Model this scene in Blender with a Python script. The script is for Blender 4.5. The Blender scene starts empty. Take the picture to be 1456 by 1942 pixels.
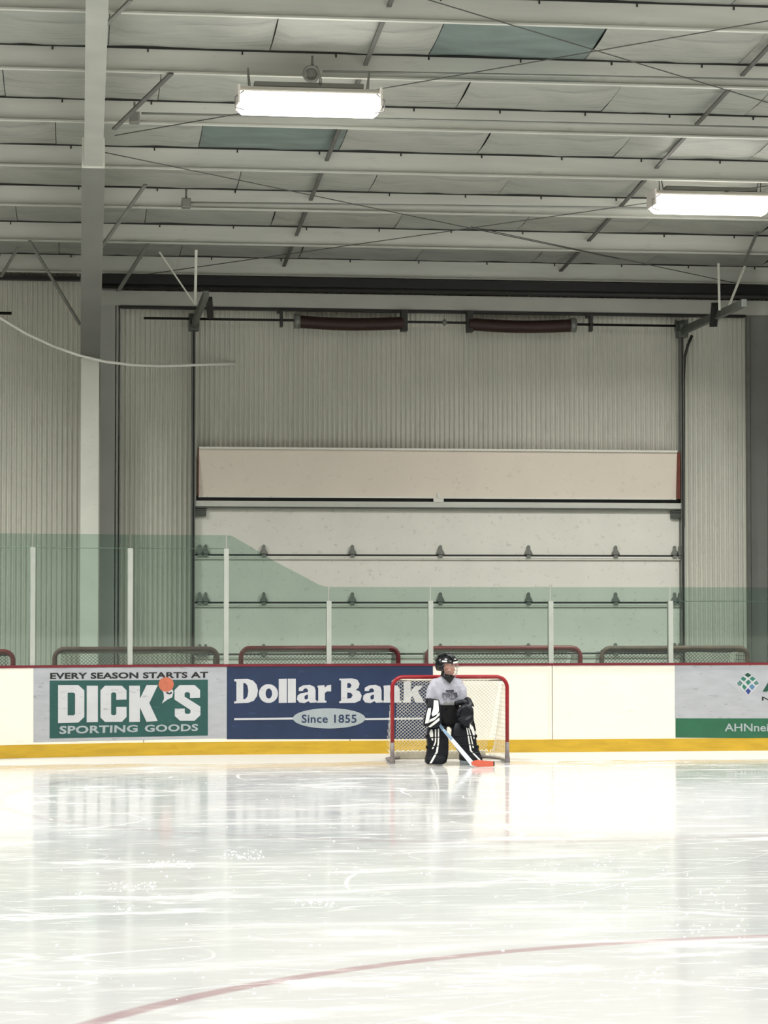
import bpy, bmesh, math, random
from mathutils import Vector, Matrix, geometry, noise
S = bpy.context.scene
COL = S.collection
rnd = random.Random(7)

# ------------------------------------------------------------------ camera
F = 4600.0
YAW, PITCH = math.radians(7.16), math.atan(176 / F)
CAM_H = 1.765
cd = bpy.data.cameras.new('camera'); cam = bpy.data.objects.new('camera', cd); COL.objects.link(cam)
cd.sensor_fit = 'HORIZONTAL'; cd.sensor_width = 36; cd.lens = 36 * F / 1456
cd.clip_start = .1; cd.clip_end = 300
cam.location = (0, 0, CAM_H); cam.rotation_euler = (math.pi / 2 + PITCH, 0, -YAW)
S.camera = cam
# ------------------------------------------------------------------ world, exposure
w = bpy.data.worlds.new('world'); S.world = w; w.use_nodes = True
w.node_tree.nodes['Background'].inputs[0].default_value = (.55, .6, .62, 1)
w.node_tree.nodes['Background'].inputs[1].default_value = .15
S.view_settings.view_transform = 'Standard'; S.view_settings.look = 'None'
S.view_settings.gamma = 1; S.view_settings.use_curve_mapping = False
S.view_settings.exposure = 0.0
LAMP_W = 290.0          # watts of each high-bay fixture
LENS_E = 9.0

# ------------------------------------------------------------------ projection of measured points
cp, sp_ = math.cos(PITCH), math.sin(PITCH); cy, sy = math.cos(YAW), math.sin(YAW)
FWD = Vector((sy * cp, cy * cp, sp_)); RIGHT = Vector((cy, -sy, 0)); UP = RIGHT.cross(FWD)
CAM = Vector((0, 0, CAM_H))
def ray(px, py): return FWD + RIGHT * ((px - 728) / F) + UP * ((971 - py) / F)
def at(px, py, Y):
    d = ray(px, py); return CAM + d * (Y / d.y)
def at_ice(px, py, z=0.0):
    d = ray(px, py); return CAM + d * ((z - CAM_H) / d.z)
def proj(p):
    v = Vector(p) - CAM; k = v.dot(FWD)
    return 728 + F * v.dot(RIGHT) / k, 971 - F * v.dot(UP) / k
SLOPE = .0985
def zroof(Y): return 6.24 + SLOPE * (33 - Y)           # height of the purlin bottoms
def at_roof(px, py, up=0.0):
    d = ray(px, py); t = (6.24 + up + SLOPE * 33 - CAM_H) / (d.z + SLOPE * d.y); return CAM + d * t

# ------------------------------------------------------------------ materials
def lin(c):
    return tuple(((v / 255) / 12.92 if v / 255 <= .04045 else ((v / 255 + .055) / 1.055) ** 2.4) for v in c) + (1,)
class NT:
    def __init__(s, name):
        s.m = bpy.data.materials.new(name); s.m.use_nodes = True; s.t = s.m.node_tree
        s.p = s.t.nodes['Principled BSDF']; s.out = s.t.nodes['Material Output']
    def n(s, typ, **kw):
        nd = s.t.nodes.new(typ)
        for k, v in kw.items():
            if k in nd.inputs.keys(): nd.inputs[k].default_value = v
            else: setattr(nd, k, v)
        return nd
    def l(s, a, b): s.t.links.new(a, b)
    def coord(s, scale=(1, 1, 1), rot=(0, 0, 0), loc=(0, 0, 0), out='Object'):
        tc = s.n('ShaderNodeTexCoord'); mp = s.n('ShaderNodeMapping')
        mp.inputs['Scale'].default_value = scale; mp.inputs['Rotation'].default_value = rot; mp.inputs['Location'].default_value = loc
        s.l(tc.outputs[out], mp.inputs[0]); return mp.outputs[0]
    def noise(s, co, scale=5, detail=3, rough=.5, dist=0):
        nd = s.n('ShaderNodeTexNoise'); nd.inputs['Scale'].default_value = scale; nd.inputs['Detail'].default_value = detail
        nd.inputs['Roughness'].default_value = rough; nd.inputs['Distortion'].default_value = dist
        s.l(co, nd.inputs['Vector']); return nd.outputs['Fac']
    def ramp(s, fac, lo, hi, a=0.0, b=1.0):
        r = s.n('ShaderNodeMapRange'); s.l(fac, r.inputs[0]); r.inputs[1].default_value = lo; r.inputs[2].default_value = hi
        r.inputs[3].default_value = a; r.inputs[4].default_value = b; return r.outputs[0]
    def math(s, op, a, b=None):
        r = s.n('ShaderNodeMath', operation=op)
        for i, v in enumerate((a, b)):
            if v is None: continue
            if isinstance(v, (int, float)): r.inputs[i].default_value = v
            else: s.l(v, r.inputs[i])
        return r.outputs[0]
    def mix(s, fac, a, b):
        r = s.n('ShaderNodeMix', data_type='RGBA')
        for i, v in ((0, fac), (6, a), (7, b)):
            if isinstance(v, (int, float, tuple)): r.inputs[i].default_value = v
            else: s.l(v, r.inputs[i])
        return r.outputs[2]
def mat(name, rgb, rough=.6, metal=0.0, var=.06, scale=6, speck=0.0, speck_rgb=(60, 60, 60), speck_scale=(14, 14, 40), spec=.5, bump=0.0, stretch=(1, 1, 1)):
    k = NT(name); c = lin(rgb); co = k.coord(stretch)
    nz = k.noise(co, scale, 4)
    f = k.ramp(nz, .3, .7)
    lo = tuple(v * (1 - var) for v in c[:3]) + (1,); hi = tuple(min(1, v * (1 + var)) for v in c[:3]) + (1,)
    colr = k.mix(f, lo, hi)
    if speck > 0:
        co2 = k.coord(speck_scale); sn = k.noise(co2, 1, 5, .65)
        sf = k.ramp(sn, .60, .70, 0, speck); colr = k.mix(sf, colr, lin(speck_rgb))
    k.l(colr, k.p.inputs['Base Color']); k.p.inputs['Roughness'].default_value = rough
    k.p.inputs['Metallic'].default_value = metal; k.p.inputs['Specular IOR Level'].default_value = spec
    if bump:
        b = k.n('ShaderNodeBump'); b.inputs['Strength'].default_value = bump; b.inputs['Distance'].default_value = .01
        k.l(nz, b.inputs['Height']); k.l(b.outputs[0], k.p.inputs['Normal'])
    return k.m
M = {}
M['liner'] = mat('painted_liner_steel', (216, 215, 204), .45, var=.05, scale=1.2, speck=.12, speck_rgb=(150, 140, 125), speck_scale=(6, 6, 3), spec=.35)
M['flatgrey'] = mat('grey_trim_paint', (172, 173, 168), .5, var=.05, scale=2, spec=.3)
M['fascia'] = mat('fascia_paint', (184, 185, 176), .55, var=.06, scale=2, spec=.3)
M['purlin'] = mat('galvanised_purlin', (206, 207, 198), .45, var=.10, scale=1.2, stretch=(.5, 1, 5), speck=.25, speck_rgb=(140, 142, 135), speck_scale=(2.5, 3, 9))
M['roofdeck'] = mat('roof_deck', (120, 122, 120), .8)
M['column'] = mat('column_paint', (226, 227, 216), .5, var=.06, scale=2, spec=.3, speck=.1)
M['rafter'] = mat('rafter_primer', (168, 170, 162), .5, var=.08, scale=2, spec=.3)
M['shade_grey'] = mat('dark_grey_painted_shade', (122, 123, 118), .5, var=.06, scale=2, spec=.3)  # shade of haunch and right frame put into the colour; wall post plain grey
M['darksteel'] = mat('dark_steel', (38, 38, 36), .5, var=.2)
M['black'] = mat('black_paint', (14, 14, 14), .5, var=.2)
M['greysteel'] = mat('grey_steel', (128, 130, 124), .4, metal=.3, var=.12)
M['trackgrey'] = mat('track_steel', (88, 92, 86), .45, metal=.3, var=.15)
M['strap'] = mat('strap_steel', (92, 92, 88), .6, var=.15)
M['conduit'] = mat('conduit_steel', (150, 152, 146), .4, metal=.3)
M['whitewire'] = mat('white_cable', (248, 248, 240), .5)
M['board'] = mat('white_board_plastic', (243, 239, 226), .3, var=.02, scale=3, speck=.30, speck_rgb=(150, 145, 130), speck_scale=(3, 3, 18))
M['kick'] = mat('yellow_kickplate', (196, 160, 42), .4, var=.12, scale=3, stretch=(1, 1, 6), speck=.35, speck_rgb=(170, 122, 20), speck_scale=(9, 9, 14))
M['cap'] = mat('maroon_cap_rail', (112, 30, 42), .4, var=.12)
M['sheet'] = mat('scuffed_white_sheet', (172, 175, 181), .4, var=.07, scale=4, stretch=(1, 1, 3), speck=.75, speck_rgb=(118, 120, 124), speck_scale=(5, 5, 26))
M['teal'] = mat('teal_print', (34, 80, 76), .4, var=.10, scale=5, speck=.3, speck_rgb=(70, 120, 110), speck_scale=(6, 6, 26))
M['navy'] = mat('navy_print', (30, 48, 80), .4, var=.14, scale=4, speck=.4, speck_rgb=(66, 84, 120), speck_scale=(5, 5, 26))
M['adgreen'] = mat('green_print', (38, 98, 70), .4, var=.10, scale=4, speck=.35, speck_rgb=(84, 112, 92), speck_scale=(6, 6, 26))
M['letter'] = mat('white_print', (196, 198, 202), .4, var=.04, scale=5, speck=.55, speck_rgb=(140, 142, 145), speck_scale=(6, 6, 28))
M['oval'] = mat('pale_oval_print', (160, 170, 174), .4, var=.05, speck=.3)
M['inkblack'] = mat('black_print', (28, 28, 30), .5, var=.2, speck=.3, speck_rgb=(100, 100, 100))
M['orange'] = mat('orange_print', (190, 106, 80), .5, var=.10, scale=20)
M['dgreen'] = mat('dark_green_print', (18, 74, 58), .5)
M['mgreen'] = mat('mid_green_print', (46, 116, 98), .5)
M['ggreen'] = mat('grey_green_print', (84, 122, 118), .5)
M['lblue'] = mat('steel_blue_print', (78, 120, 156), .5)
M['dblue'] = mat('deep_blue_print', (42, 62, 128), .5)
M['section'] = mat('white_door_section', (236, 234, 224), .4, var=.035, scale=2, speck=.30, speck_rgb=(150, 140, 120), speck_scale=(14, 14, 16), spec=.35)
M['tansection'] = mat('tan_door_section', (238, 226, 212), .45, var=.03, scale=1.5, speck=.18, speck_rgb=(150, 130, 110), speck_scale=(12, 12, 14), spec=.35)
M['spring'] = mat('rust_red_spring', (50, 26, 20), .55, var=.25, scale=30)
M['rust'] = mat('red_brown_edge', (110, 52, 34), .6, var=.2)
M['redpipe'] = mat('red_goal_pipe', (146, 20, 30), .35, var=.12, scale=8, speck=.25, speck_rgb=(205, 120, 120), speck_scale=(14, 14, 14))
M['darkred'] = mat('dark_red_goal_pipe', (120, 16, 28), .4, var=.12)
M['brownpipe'] = mat('worn_brown_goal_pipe', (96, 74, 62), .6, var=.3, scale=10)
M['greypipe'] = mat('worn_grey_goal_pipe', (96, 66, 62), .6, var=.25, scale=10)
M['taped'] = mat('grey_taped_pipe', (126, 118, 116), .5, var=.15, scale=20)
M['net'] = mat('white_net_cord', (226, 222, 206), .8, var=.05)
M['netgrey'] = mat('dirty_net_cord', (108, 104, 94), .8, var=.12)
M['netdark'] = mat('black_net_cord', (40, 38, 34), .8, var=.12)
M['skirt'] = mat('white_net_padding', (196, 190, 172), .8, var=.1, scale=10)
M['post'] = mat('glass_post_paint', (176, 181, 173), .4, var=.05, spec=.4)
M['fixture'] = mat('fixture_white_metal', (236, 230, 222), .35, var=.03)
M['ballast'] = mat('junction_box_steel', (130, 130, 124), .4, metal=.4)
M['snow'] = mat('ice_shavings', (246, 247, 246), .9, var=.02, spec=.1)
M['floor'] = mat('concrete_floor', (120, 122, 118), .8, var=.1)
M['backwall'] = mat('back_wall_paint', (168, 168, 160), .7)
M['benchdark'] = mat('rubber_dark', (50, 52, 54), .8)
# goalie
M['skin'] = mat('skin', (196, 146, 128), .5, var=.05, scale=20)
M['jersey'] = mat('grey_practice_jersey', (172, 172, 182), .85, var=.10, scale=14, spec=.1)
M['crest'] = mat('faded_crest_print', (120, 120, 128), .8, var=.25, scale=60)
M['padblack'] = mat('navy_black_leather', (17, 19, 26), .45, var=.2, scale=14)
M['pants'] = mat('black_nylon', (12, 13, 15), .7, var=.25, scale=14)
M['stripe'] = mat('white_leather', (238, 238, 232), .4, var=.04)
for k_ in ('pants', 'padblack'): M[k_].node_tree.nodes['Principled BSDF'].inputs['Specular IOR Level'].default_value = .25
M['helmet'] = mat('black_helmet_shell', (14, 17, 20), .25, var=.1)
M['cage'] = mat('silver_wire', (165, 158, 158), .3, metal=.5)
M['eye'] = mat('eye_dark', (40, 28, 24), .3)
M['lip'] = mat('lip', (178, 96, 88), .5)
M['hair'] = mat('brown_hair', (70, 48, 36), .7)
M['shaft'] = mat('blue_white_stick', (120, 146, 170), .35, var=.22, scale=5, stretch=(1, 1, 1))
M['stickwhite'] = mat('white_paddle', (206, 216, 224), .35, var=.04)
M['tape'] = mat('orange_blade_tape', (205, 96, 72), .6, var=.06, scale=30)
M['steelblade'] = mat('skate_steel', (190, 205, 215), .2, metal=.8)

def mat_insulation():
    k = NT('white_faced_insulation'); oi = k.n('ShaderNodeObjectInfo')
    co = k.coord((.8, 2.5, 1), out='Object'); nz = k.noise(co, 2.2, 5, .6, .4)
    base = k.mix(k.ramp(nz, .3, .7), lin((146, 147, 140)), lin((170, 171, 162)))
    b2 = k.mix(k.ramp(oi.outputs['Random'], 0, 1, 0, .35), base, lin((150, 158, 150)))
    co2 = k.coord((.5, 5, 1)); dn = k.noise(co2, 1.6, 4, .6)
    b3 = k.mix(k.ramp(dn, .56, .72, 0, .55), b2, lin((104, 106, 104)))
    k.l(b3, k.p.inputs['Base Color']); k.p.inputs['Roughness'].default_value = .5
    b = k.n('ShaderNodeBump'); b.inputs['Strength'].default_value = .5; b.inputs['Distance'].default_value = .03
    k.l(nz, b.inputs['Height']); k.l(b.outputs[0], k.p.inputs['Normal']); return k.m
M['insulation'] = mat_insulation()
M['insteal'] = mat('water_stained_insulation', (108, 122, 118), .5, var=.22, scale=1.6, stretch=(1, 2.5, 1), speck=.5, speck_rgb=(84, 104, 100), speck_scale=(2, 5, 1))

def mat_glass():
    k = NT('tempered_rink_glass'); t = k.t; t.nodes.remove(k.p)
    tr = k.n('ShaderNodeBsdfTransparent'); tr.inputs[0].default_value = (.62, .755, .70, 1)
    gl = k.n('ShaderNodeBsdfGlossy'); gl.inputs['Roughness'].default_value = .03; gl.inputs[0].default_value = (.9, 1, .95, 1)
    fr = k.n('ShaderNodeFresnel'); fr.inputs[0].default_value = 1.5
    mx = k.n('ShaderNodeMixShader'); k.l(fr.outputs[0], mx.inputs[0]); k.l(tr.outputs[0], mx.inputs[1]); k.l(gl.outputs[0], mx.inputs[2])
    # light film of scuffs
    df = k.n('ShaderNodeBsdfDiffuse'); df.inputs[0].default_value = lin((190, 205, 198))
    mx2 = k.n('ShaderNodeMixShader'); co = k.coord((1, 1, 1)); nz = k.noise(co, 2.0, 4)
    k.l(k.ramp(nz, .3, .8, .005, .03), mx2.inputs[0]); k.l(mx.outputs[0], mx2.inputs[1]); k.l(df.outputs[0], mx2.inputs[2])
    k.l(mx2.outputs[0], k.out.inputs[0]); return k.m
M['glass'] = mat_glass()
def mat_emit(name, rgb, e):
    k = NT(name); k.p.inputs['Base Color'].default_value = (.9, .9, .9, 1)
    k.p.inputs['Emission Color'].default_value = lin(rgb); k.p.inputs['Emission Strength'].default_value = e; return k.m
M['lens'] = mat_emit('lit_lamp_lens', (255, 251, 242), LENS_E)

# circle painted under the ice, fitted through three measured points
def circ3(a, b, c):
    ax, ay, bx, by, cx, cy_ = a.x, a.y, b.x, b.y, c.x, c.y
    d = 2 * (ax * (by - cy_) + bx * (cy_ - ay) + cx * (ay - by))
    ux = ((ax**2 + ay**2) * (by - cy_) + (bx**2 + by**2) * (cy_ - ay) + (cx**2 + cy_**2) * (ay - by)) / d
    uy = ((ax**2 + ay**2) * (cx - bx) + (bx**2 + by**2) * (ax - cx) + (cx**2 + cy_**2) * (bx - ax)) / d
    return ux, uy, math.hypot(ax - ux, ay - uy)
CIRC = circ3(at_ice(170, 1942), at_ice(728, 1830), at_ice(1456, 1775))
CIRC2 = circ3(at_ice(0, 1512), at_ice(75, 1490), at_ice(300, 1466))
print('CIRC', CIRC, CIRC2)
def mat_ice():
    k = NT('rink_ice')
    def contour(sc, det, loc, wdt, stretch=(1, 1, 1), rough=.4):
        co = k.coord(stretch, loc=loc); nz = k.noise(co, sc, det, rough, .3)
        d = k.math('ABSOLUTE', k.math('SUBTRACT', nz, .5)); return k.ramp(d, 0, wdt, 1, 0)
    # long skate arcs
    s1 = contour(.16, 1, (3, 7, 0), .0016, (.7, 1.3, 1)); s2 = contour(.23, 1, (31, 2, 5), .002, (.5, 1.4, 1)); s3 = contour(.35, 1.5, (11, 53, 2), .003, (.6, 1.5, 1))
    s4 = contour(.5, 2, (71, 13, 9), .0035, (.5, 1.6, 1)); s5 = contour(.28, 1, (17, 83, 4), .002)
    # break them up
    co = k.coord((1, 1, 1), loc=(5, 5, 0)); br = k.ramp(k.noise(co, .45, 3), .42, .58)
    co = k.coord((1, 1, 1), loc=(9, 1, 3)); br2 = k.ramp(k.noise(co, .6, 3), .45, .6)
    lines = k.math('MAXIMUM', k.math('MULTIPLY', k.math('MAXIMUM', s1, s2), br), k.math('MULTIPLY', k.math('MAXIMUM', k.math('MAXIMUM', s3, s5), s4), br2))
    # fine snow streaks and patches
    co = k.coord((.7, 1.8, 1), rot=(0, 0, .12)); st = k.ramp(k.noise(co, 1.3, 6, .66), .52, .70)
    co = k.coord((.22, .5, 1), loc=(2, 4, 0)); pat = k.ramp(k.noise(co, 1.3, 5, .6), .42, .66)
    co = k.coord((1.4, 5, 1), rot=(0, 0, -.1), loc=(8, 0, 0)); st2 = k.ramp(k.noise(co, 2.2, 5, .7), .55, .64)
    w1 = contour(.20, 2, (21, 33, 6), .030, (.45, 1.5, 1)); w2 = contour(.33, 2, (5, 61, 1), .028, (.35, 1.2, 1))
    swath = k.math('MULTIPLY', k.math('MAXIMUM', w1, w2), k.ramp(k.noise(k.coord((.5, 3.0, 1), loc=(4, 4, 4)), 1.5, 6, .7), .36, .62))
    snow = k.math('MAXIMUM', k.math('MULTIPLY', lines, .6), k.math('MAXIMUM', k.math('MULTIPLY', st, pat), k.math('MAXIMUM', k.math('MULTIPLY', st2, .32), k.math('MULTIPLY', swath, .45))))
    # band of scraped snow along the boards
    tc = k.n('ShaderNodeTexCoord'); sx = k.n('ShaderNodeSeparateXYZ'); k.l(tc.outputs['Object'], sx.inputs[0])
    X, Y = sx.outputs[0], sx.outputs[1]
    nzb = k.noise(k.coord((.5, 1, 1)), 1.2, 4)
    edge = k.ramp(k.math('ADD', Y, k.math('MULTIPLY', nzb, 1.2)), 27.55, 27.9, 0, .8)
    snow = k.math('MAXIMUM', snow, edge)
    # painted circles
    def circle(c, wd):
        dx = k.math('SUBTRACT', X, c[0]); dy = k.math('SUBTRACT', Y, c[1])
        r = k.math('SQRT', k.math('ADD', k.math('MULTIPLY', dx, dx), k.math('MULTIPLY', dy, dy)))
        return k.ramp(k.math('ABSOLUTE', k.math('SUBTRACT', r, c[2])), wd * .5, wd, 1, 0)
    red = k.math('MAXIMUM', k.math('MULTIPLY', circle(CIRC, .07), .55), k.math('MULTIPLY', circle(CIRC2, .08), .16))
    red = k.math('MULTIPLY', red, k.ramp(snow, .3, 1.0, 1, .7))
    cl = k.noise(k.coord((.15, .3, 1)), 1.0, 3)
    base = k.mix(k.ramp(cl, .35, .65), lin((184, 187, 186)), lin((200, 199, 196)))
    base = k.mix(red, base, lin((150, 112, 118)))
    colr = k.mix(snow, base, lin((232, 232, 229)))
    colr = k.mix(edge, colr, lin((184, 178, 166)))
    colr = k.mix(k.math('MULTIPLY', red, .55), colr, lin((150, 112, 118)))
    k.l(colr, k.p.inputs['Base Color'])
    rz = k.noise(k.coord((1, 3, 1)), 2.5, 4)
    k.l(k.math('MAXIMUM', k.ramp(rz, .3, .7, .05, .16), k.math('MULTIPLY', snow, .75)), k.p.inputs['Roughness'])
    k.p.inputs['IOR'].default_value = 1.31
    k.l(k.ramp(snow, 0, 1, .5, .12), k.p.inputs['Specular IOR Level'])
    b = k.n('ShaderNodeBump'); b.inputs['Strength'].default_value = .12; b.inputs['Distance'].default_value = .004
    k.l(k.noise(k.coord((1, 1, 1)), 9, 3), b.inputs['Height']); k.l(b.outputs[0], k.p.inputs['Normal'])
    return k.m
M['ice'] = mat_ice()

# ------------------------------------------------------------------ mesh helpers
WL = {}          # world origin of every parent
class MB:
    def __init__(s): s.v = []; s.f = []; s.sm = []
    def add(s, vs, fs, smooth=False):
        o = len(s.v); s.v += [Vector(p) for p in vs]; s.f += [tuple(i + o for i in f) for f in fs]; s.sm += [smooth] * len(fs); return s
    def box(s, x0, x1, y0, y1, z0, z1, bev=0.0):
        if bev > 0:
            bm = bmesh.new(); bmesh.ops.create_cube(bm, size=1)
            for v in bm.verts: v.co = Vector(((x0 + x1) / 2 + v.co.x * (x1 - x0), (y0 + y1) / 2 + v.co.y * (y1 - y0), (z0 + z1) / 2 + v.co.z * (z1 - z0)))
            bmesh.ops.bevel(bm, geom=bm.edges[:], offset=bev, segments=2, affect='EDGES', profile=.6)
            bm.verts.index_update(); s.add([v.co.copy() for v in bm.verts], [[v.index for v in f.verts] for f in bm.faces]); bm.free(); return s
        vs = [(x, y, z) for z in (z0, z1) for y in (y0, y1) for x in (x0, x1)]
        return s.add(vs, [(0, 2, 3, 1), (4, 5, 7, 6), (0, 1, 5, 4), (2, 6, 7, 3), (0, 4, 6, 2), (1, 3, 7, 5)])
    def bar(s, a, b, wx, wy=None, up=(0, 0, 1)):
        a, b = Vector(a), Vector(b); wy = wy or wx; d = (b - a).normalized(); u = Vector(up)
        if abs(d.dot(u)) > .95: u = Vector((0, 1, 0))
        r = d.cross(u).normalized() * wx / 2; u = r.cross(d).normalized() * wy / 2
        vs = [p + q for p in (a, b) for q in (-r - u, r - u, r + u, -r + u)]
        return s.add(vs, [(0, 3, 2, 1), (4, 5, 6, 7), (0, 1, 5, 4), (1, 2, 6, 5), (2, 3, 7, 6), (3, 0, 4, 7)])
    def tube(s, pts, r, n=8, cap=True, smooth=True):
        pts = [Vector(p) for p in pts]; rs = r if isinstance(r, (list, tuple)) else [r] * len(pts)
        rings = []; prev = None
        for i, p in enumerate(pts):
            d = (pts[min(i + 1, len(pts) - 1)] - pts[max(i - 1, 0)]).normalized()
            if prev is None:
                u = Vector((0, 0, 1)) if abs(d.z) < .9 else Vector((0, 1, 0))
            else: u = prev
            x = d.cross(u).normalized(); u = x.cross(d).normalized(); prev = u
            rings.append([p + (x * math.cos(2 * math.pi * k / n) + u * math.sin(2 * math.pi * k / n)) * rs[i] for k in range(n)])
        return s.loft(rings, cap, smooth)
    def loft(s, rings, cap=True, smooth=True):
        n = len(rings[0]); vs = [p for r in rings for p in r]; fs = []
        for i in range(len(rings) - 1):
            for k in range(n):
                a = i * n + k; b = i * n + (k + 1) % n; fs.append((a, b, b + n, a + n))
        s.add(vs, fs, smooth)
        if cap:
            o = len(s.v) - len(vs); s.f += [tuple(o + k for k in range(n))[::-1], tuple(o + (len(rings) - 1) * n + k for k in range(n))]; s.sm += [False, False]
        return s
    def ball(s, c, r, nu=14, nv=9):
        c = Vector(c); r = (r, r, r) if isinstance(r, (int, float)) else r; rings = []
        for j in range(1, nv):
            t = math.pi * j / nv
            rings.append([c + Vector((r[0] * math.sin(t) * math.cos(2 * math.pi * i / nu), r[1] * math.sin(t) * math.sin(2 * math.pi * i / nu), -r[2] * math.cos(t))) for i in range(nu)])
        return s.loft(rings, True, True)
    def sheet(s, poly, holes, fn, d0, d1):
        """flat print with real thickness: poly and holes are (u,v) outlines, fn(u,v,d) puts them on the surface at offset d"""
        loops = [list(poly)] + [list(h) for h in holes]
        tri = geometry.tessellate_polygon([[Vector((p[0], p[1], 0)) for p in l] for l in loops])
        flat = [p for l in loops for p in l]; n = len(flat)
        vs = [fn(p[0], p[1], d1) for p in flat] + [fn(p[0], p[1], d0) for p in flat]
        fs = [tuple(t) for t in tri]; o = 0
        for l in loops:
            m = len(l)
            for i in range(m): fs.append((o + i, o + (i + 1) % m, n + o + (i + 1) % m, n + o + i))
            o += m
        return s.add(vs, fs)
    def build(s, name, m, parent=None, label=None, cat=None, group=None, kind=None, mw=None):
        me = bpy.data.meshes.new(name); off = WL.get(parent.name, Vector()) if parent else Vector()
        me.from_pydata([tuple(v - off) for v in s.v], [], s.f)
        me.polygons.foreach_set('use_smooth', s.sm); me.validate(); me.update()
        bm = bmesh.new(); bm.from_mesh(me); bmesh.ops.recalc_face_normals(bm, faces=bm.faces[:]); bm.to_mesh(me); bm.free()
        o = bpy.data.objects.new(name, me); COL.objects.link(o)
        if m: me.materials.append(M[m] if isinstance(m, str) else m)
        if parent: o.parent = parent
        WL[o.name] = off.copy()
        tag(o, label, cat, group, kind); return o
def tag(o, label=None, cat=None, group=None, kind=None):
    for k, v in (('label', label), ('category', cat), ('group', group), ('kind', kind)):
        if v: o[k] = v
    return o
def empty(name, loc=(0, 0, 0), label=None, cat=None, group=None, kind=None):
    o = bpy.data.objects.new(name, None); COL.objects.link(o); o.location = loc; o.empty_display_size = .2
    WL[o.name] = Vector(loc); return tag(o, label, cat, group, kind)
def copy_thing(root, loc, label=None):
    r = root.copy(); COL.objects.link(r); r.location = loc
    if label: r['label'] = label
    for ch in list(root.children):
        c = ch.copy(); COL.objects.link(c); c.parent = r
        for g in ch.children:
            d = g.copy(); COL.objects.link(d); d.parent = c
    return r
def copy_part(o, loc, parent):
    c = o.copy(); COL.objects.link(c); c.parent = parent; c.location = loc; return c
def text_polys(body, bold=0.0, space=1.0, shear=0.0):
    cu = bpy.data.curves.new('text', 'FONT'); cu.body = body; cu.size = 1; cu.offset = bold; cu.space_character = space
    cu.shear = shear; cu.resolution_u = 3; cu.fill_mode = 'FRONT'; cu.dimensions = '2D'
    ob = bpy.data.objects.new('text', cu); COL.objects.link(ob)
    dg = bpy.context.evaluated_depsgraph_get(); me = bpy.data.meshes.new_from_object(ob.evaluated_get(dg))
    vs = [v.co.copy() for v in me.vertices]; fs = [tuple(p.vertices) for p in me.polygons]
    bpy.data.objects.remove(ob); bpy.data.curves.remove(cu); bpy.data.meshes.remove(me); return vs, fs
def add_text(parent, m, body, quad, fn, d0, d1, bold=0.0, space=1.0, shear=0.0, name='letter'):
    """quad: top-left, top-right, bottom-right, bottom-left corners in (u,v); every letter becomes its own object"""
    vs, fs = text_polys(body, bold, space, shear)
    x0 = min(v.x for v in vs); x1 = max(v.x for v in vs); y0 = min(v.y for v in vs); y1 = max(v.y for v in vs)
    tl, tr, brr, bl = [Vector(q) for q in quad]; out = []
    for v in vs:
        a = (v.x - x0) / (x1 - x0); b = (y1 - v.y) / (y1 - y0)
        out.append((tl * (1 - a) + tr * a) * (1 - b) + (bl * (1 - a) + brr * a) * b)
    par = list(range(len(vs)))
    def find(i):
        while par[i] != i: par[i] = par[par[i]]; i = par[i]
        return i
    for f in fs:
        for k in f[1:]: par[find(k)] = find(f[0])
    comp = {}
    for f in fs: comp.setdefault(find(f[0]), []).append(f)
    items = []
    for fl in comp.values():
        xs = [vs[i].x for f in fl for i in f]; items.append([min(xs), max(xs), fl])
    items.sort(key=lambda t: t[0]); merged = []
    for it in items:
        if merged and it[0] < merged[-1][1] - .35 * min(it[1] - it[0], merged[-1][1] - merged[-1][0]): merged[-1][1] = max(merged[-1][1], it[1]); merged[-1][2] = merged[-1][2] + it[2]
        else: merged.append(it)
    for _, _, fl in merged:
        ids = sorted({i for f in fl for i in f}); mp = {v: k for k, v in enumerate(ids)}; n = len(ids)
        F_ = [tuple(mp[i] for i in f) for f in fl]; cnt = {(f[i], f[(i + 1) % len(f)]) for f in F_ for i in range(len(f))}
        faces = list(F_) + [(a, b, b + n, a + n) for (a, b) in sorted(cnt) if (b, a) not in cnt]
        MB().add([fn(out[i].x, out[i].y, d1) for i in ids] + [fn(out[i].x, out[i].y, d0) for i in ids], faces).build(name, m, parent)


# ================================================================== STRUCTURE
XL, XR, YN, YW = -20.0, 30.0, -7.0, 33.2
o = MB().box(XL, XR, YN, YW + .2, -.12, -.006).build('floor', 'floor', kind='structure', label='grey concrete floor around the rink')
RIDGE = 15.0
def deck(Y): return zroof(Y) + .36 if Y >= RIDGE else zroof(2 * RIDGE - Y) + .36
ceil = MB()
for a, b in ((YW + .3, RIDGE), (RIDGE, YN - .3)):
    ceil.add([(XL, a, deck(a)), (XR, a, deck(a)), (XR, b, deck(b)), (XL, b, deck(b)), (XL, a, deck(a) + .1), (XR, a, deck(a) + .1), (XR, b, deck(b) + .1), (XL, b, deck(b) + .1)],
             [(0, 1, 2, 3), (7, 6, 5, 4), (0, 4, 5, 1), (1, 5, 6, 2), (2, 6, 7, 3), (3, 7, 4, 0)])
ceiling = ceil.build('ceiling', 'roofdeck', kind='structure', label='sloping metal building roof with purlins and white faced insulation')
PY = [22.55 + 1.738 * i for i in range(-4, 7)]
PY[-1] = 32.94
PH = .27
pm = None; cm = None
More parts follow.
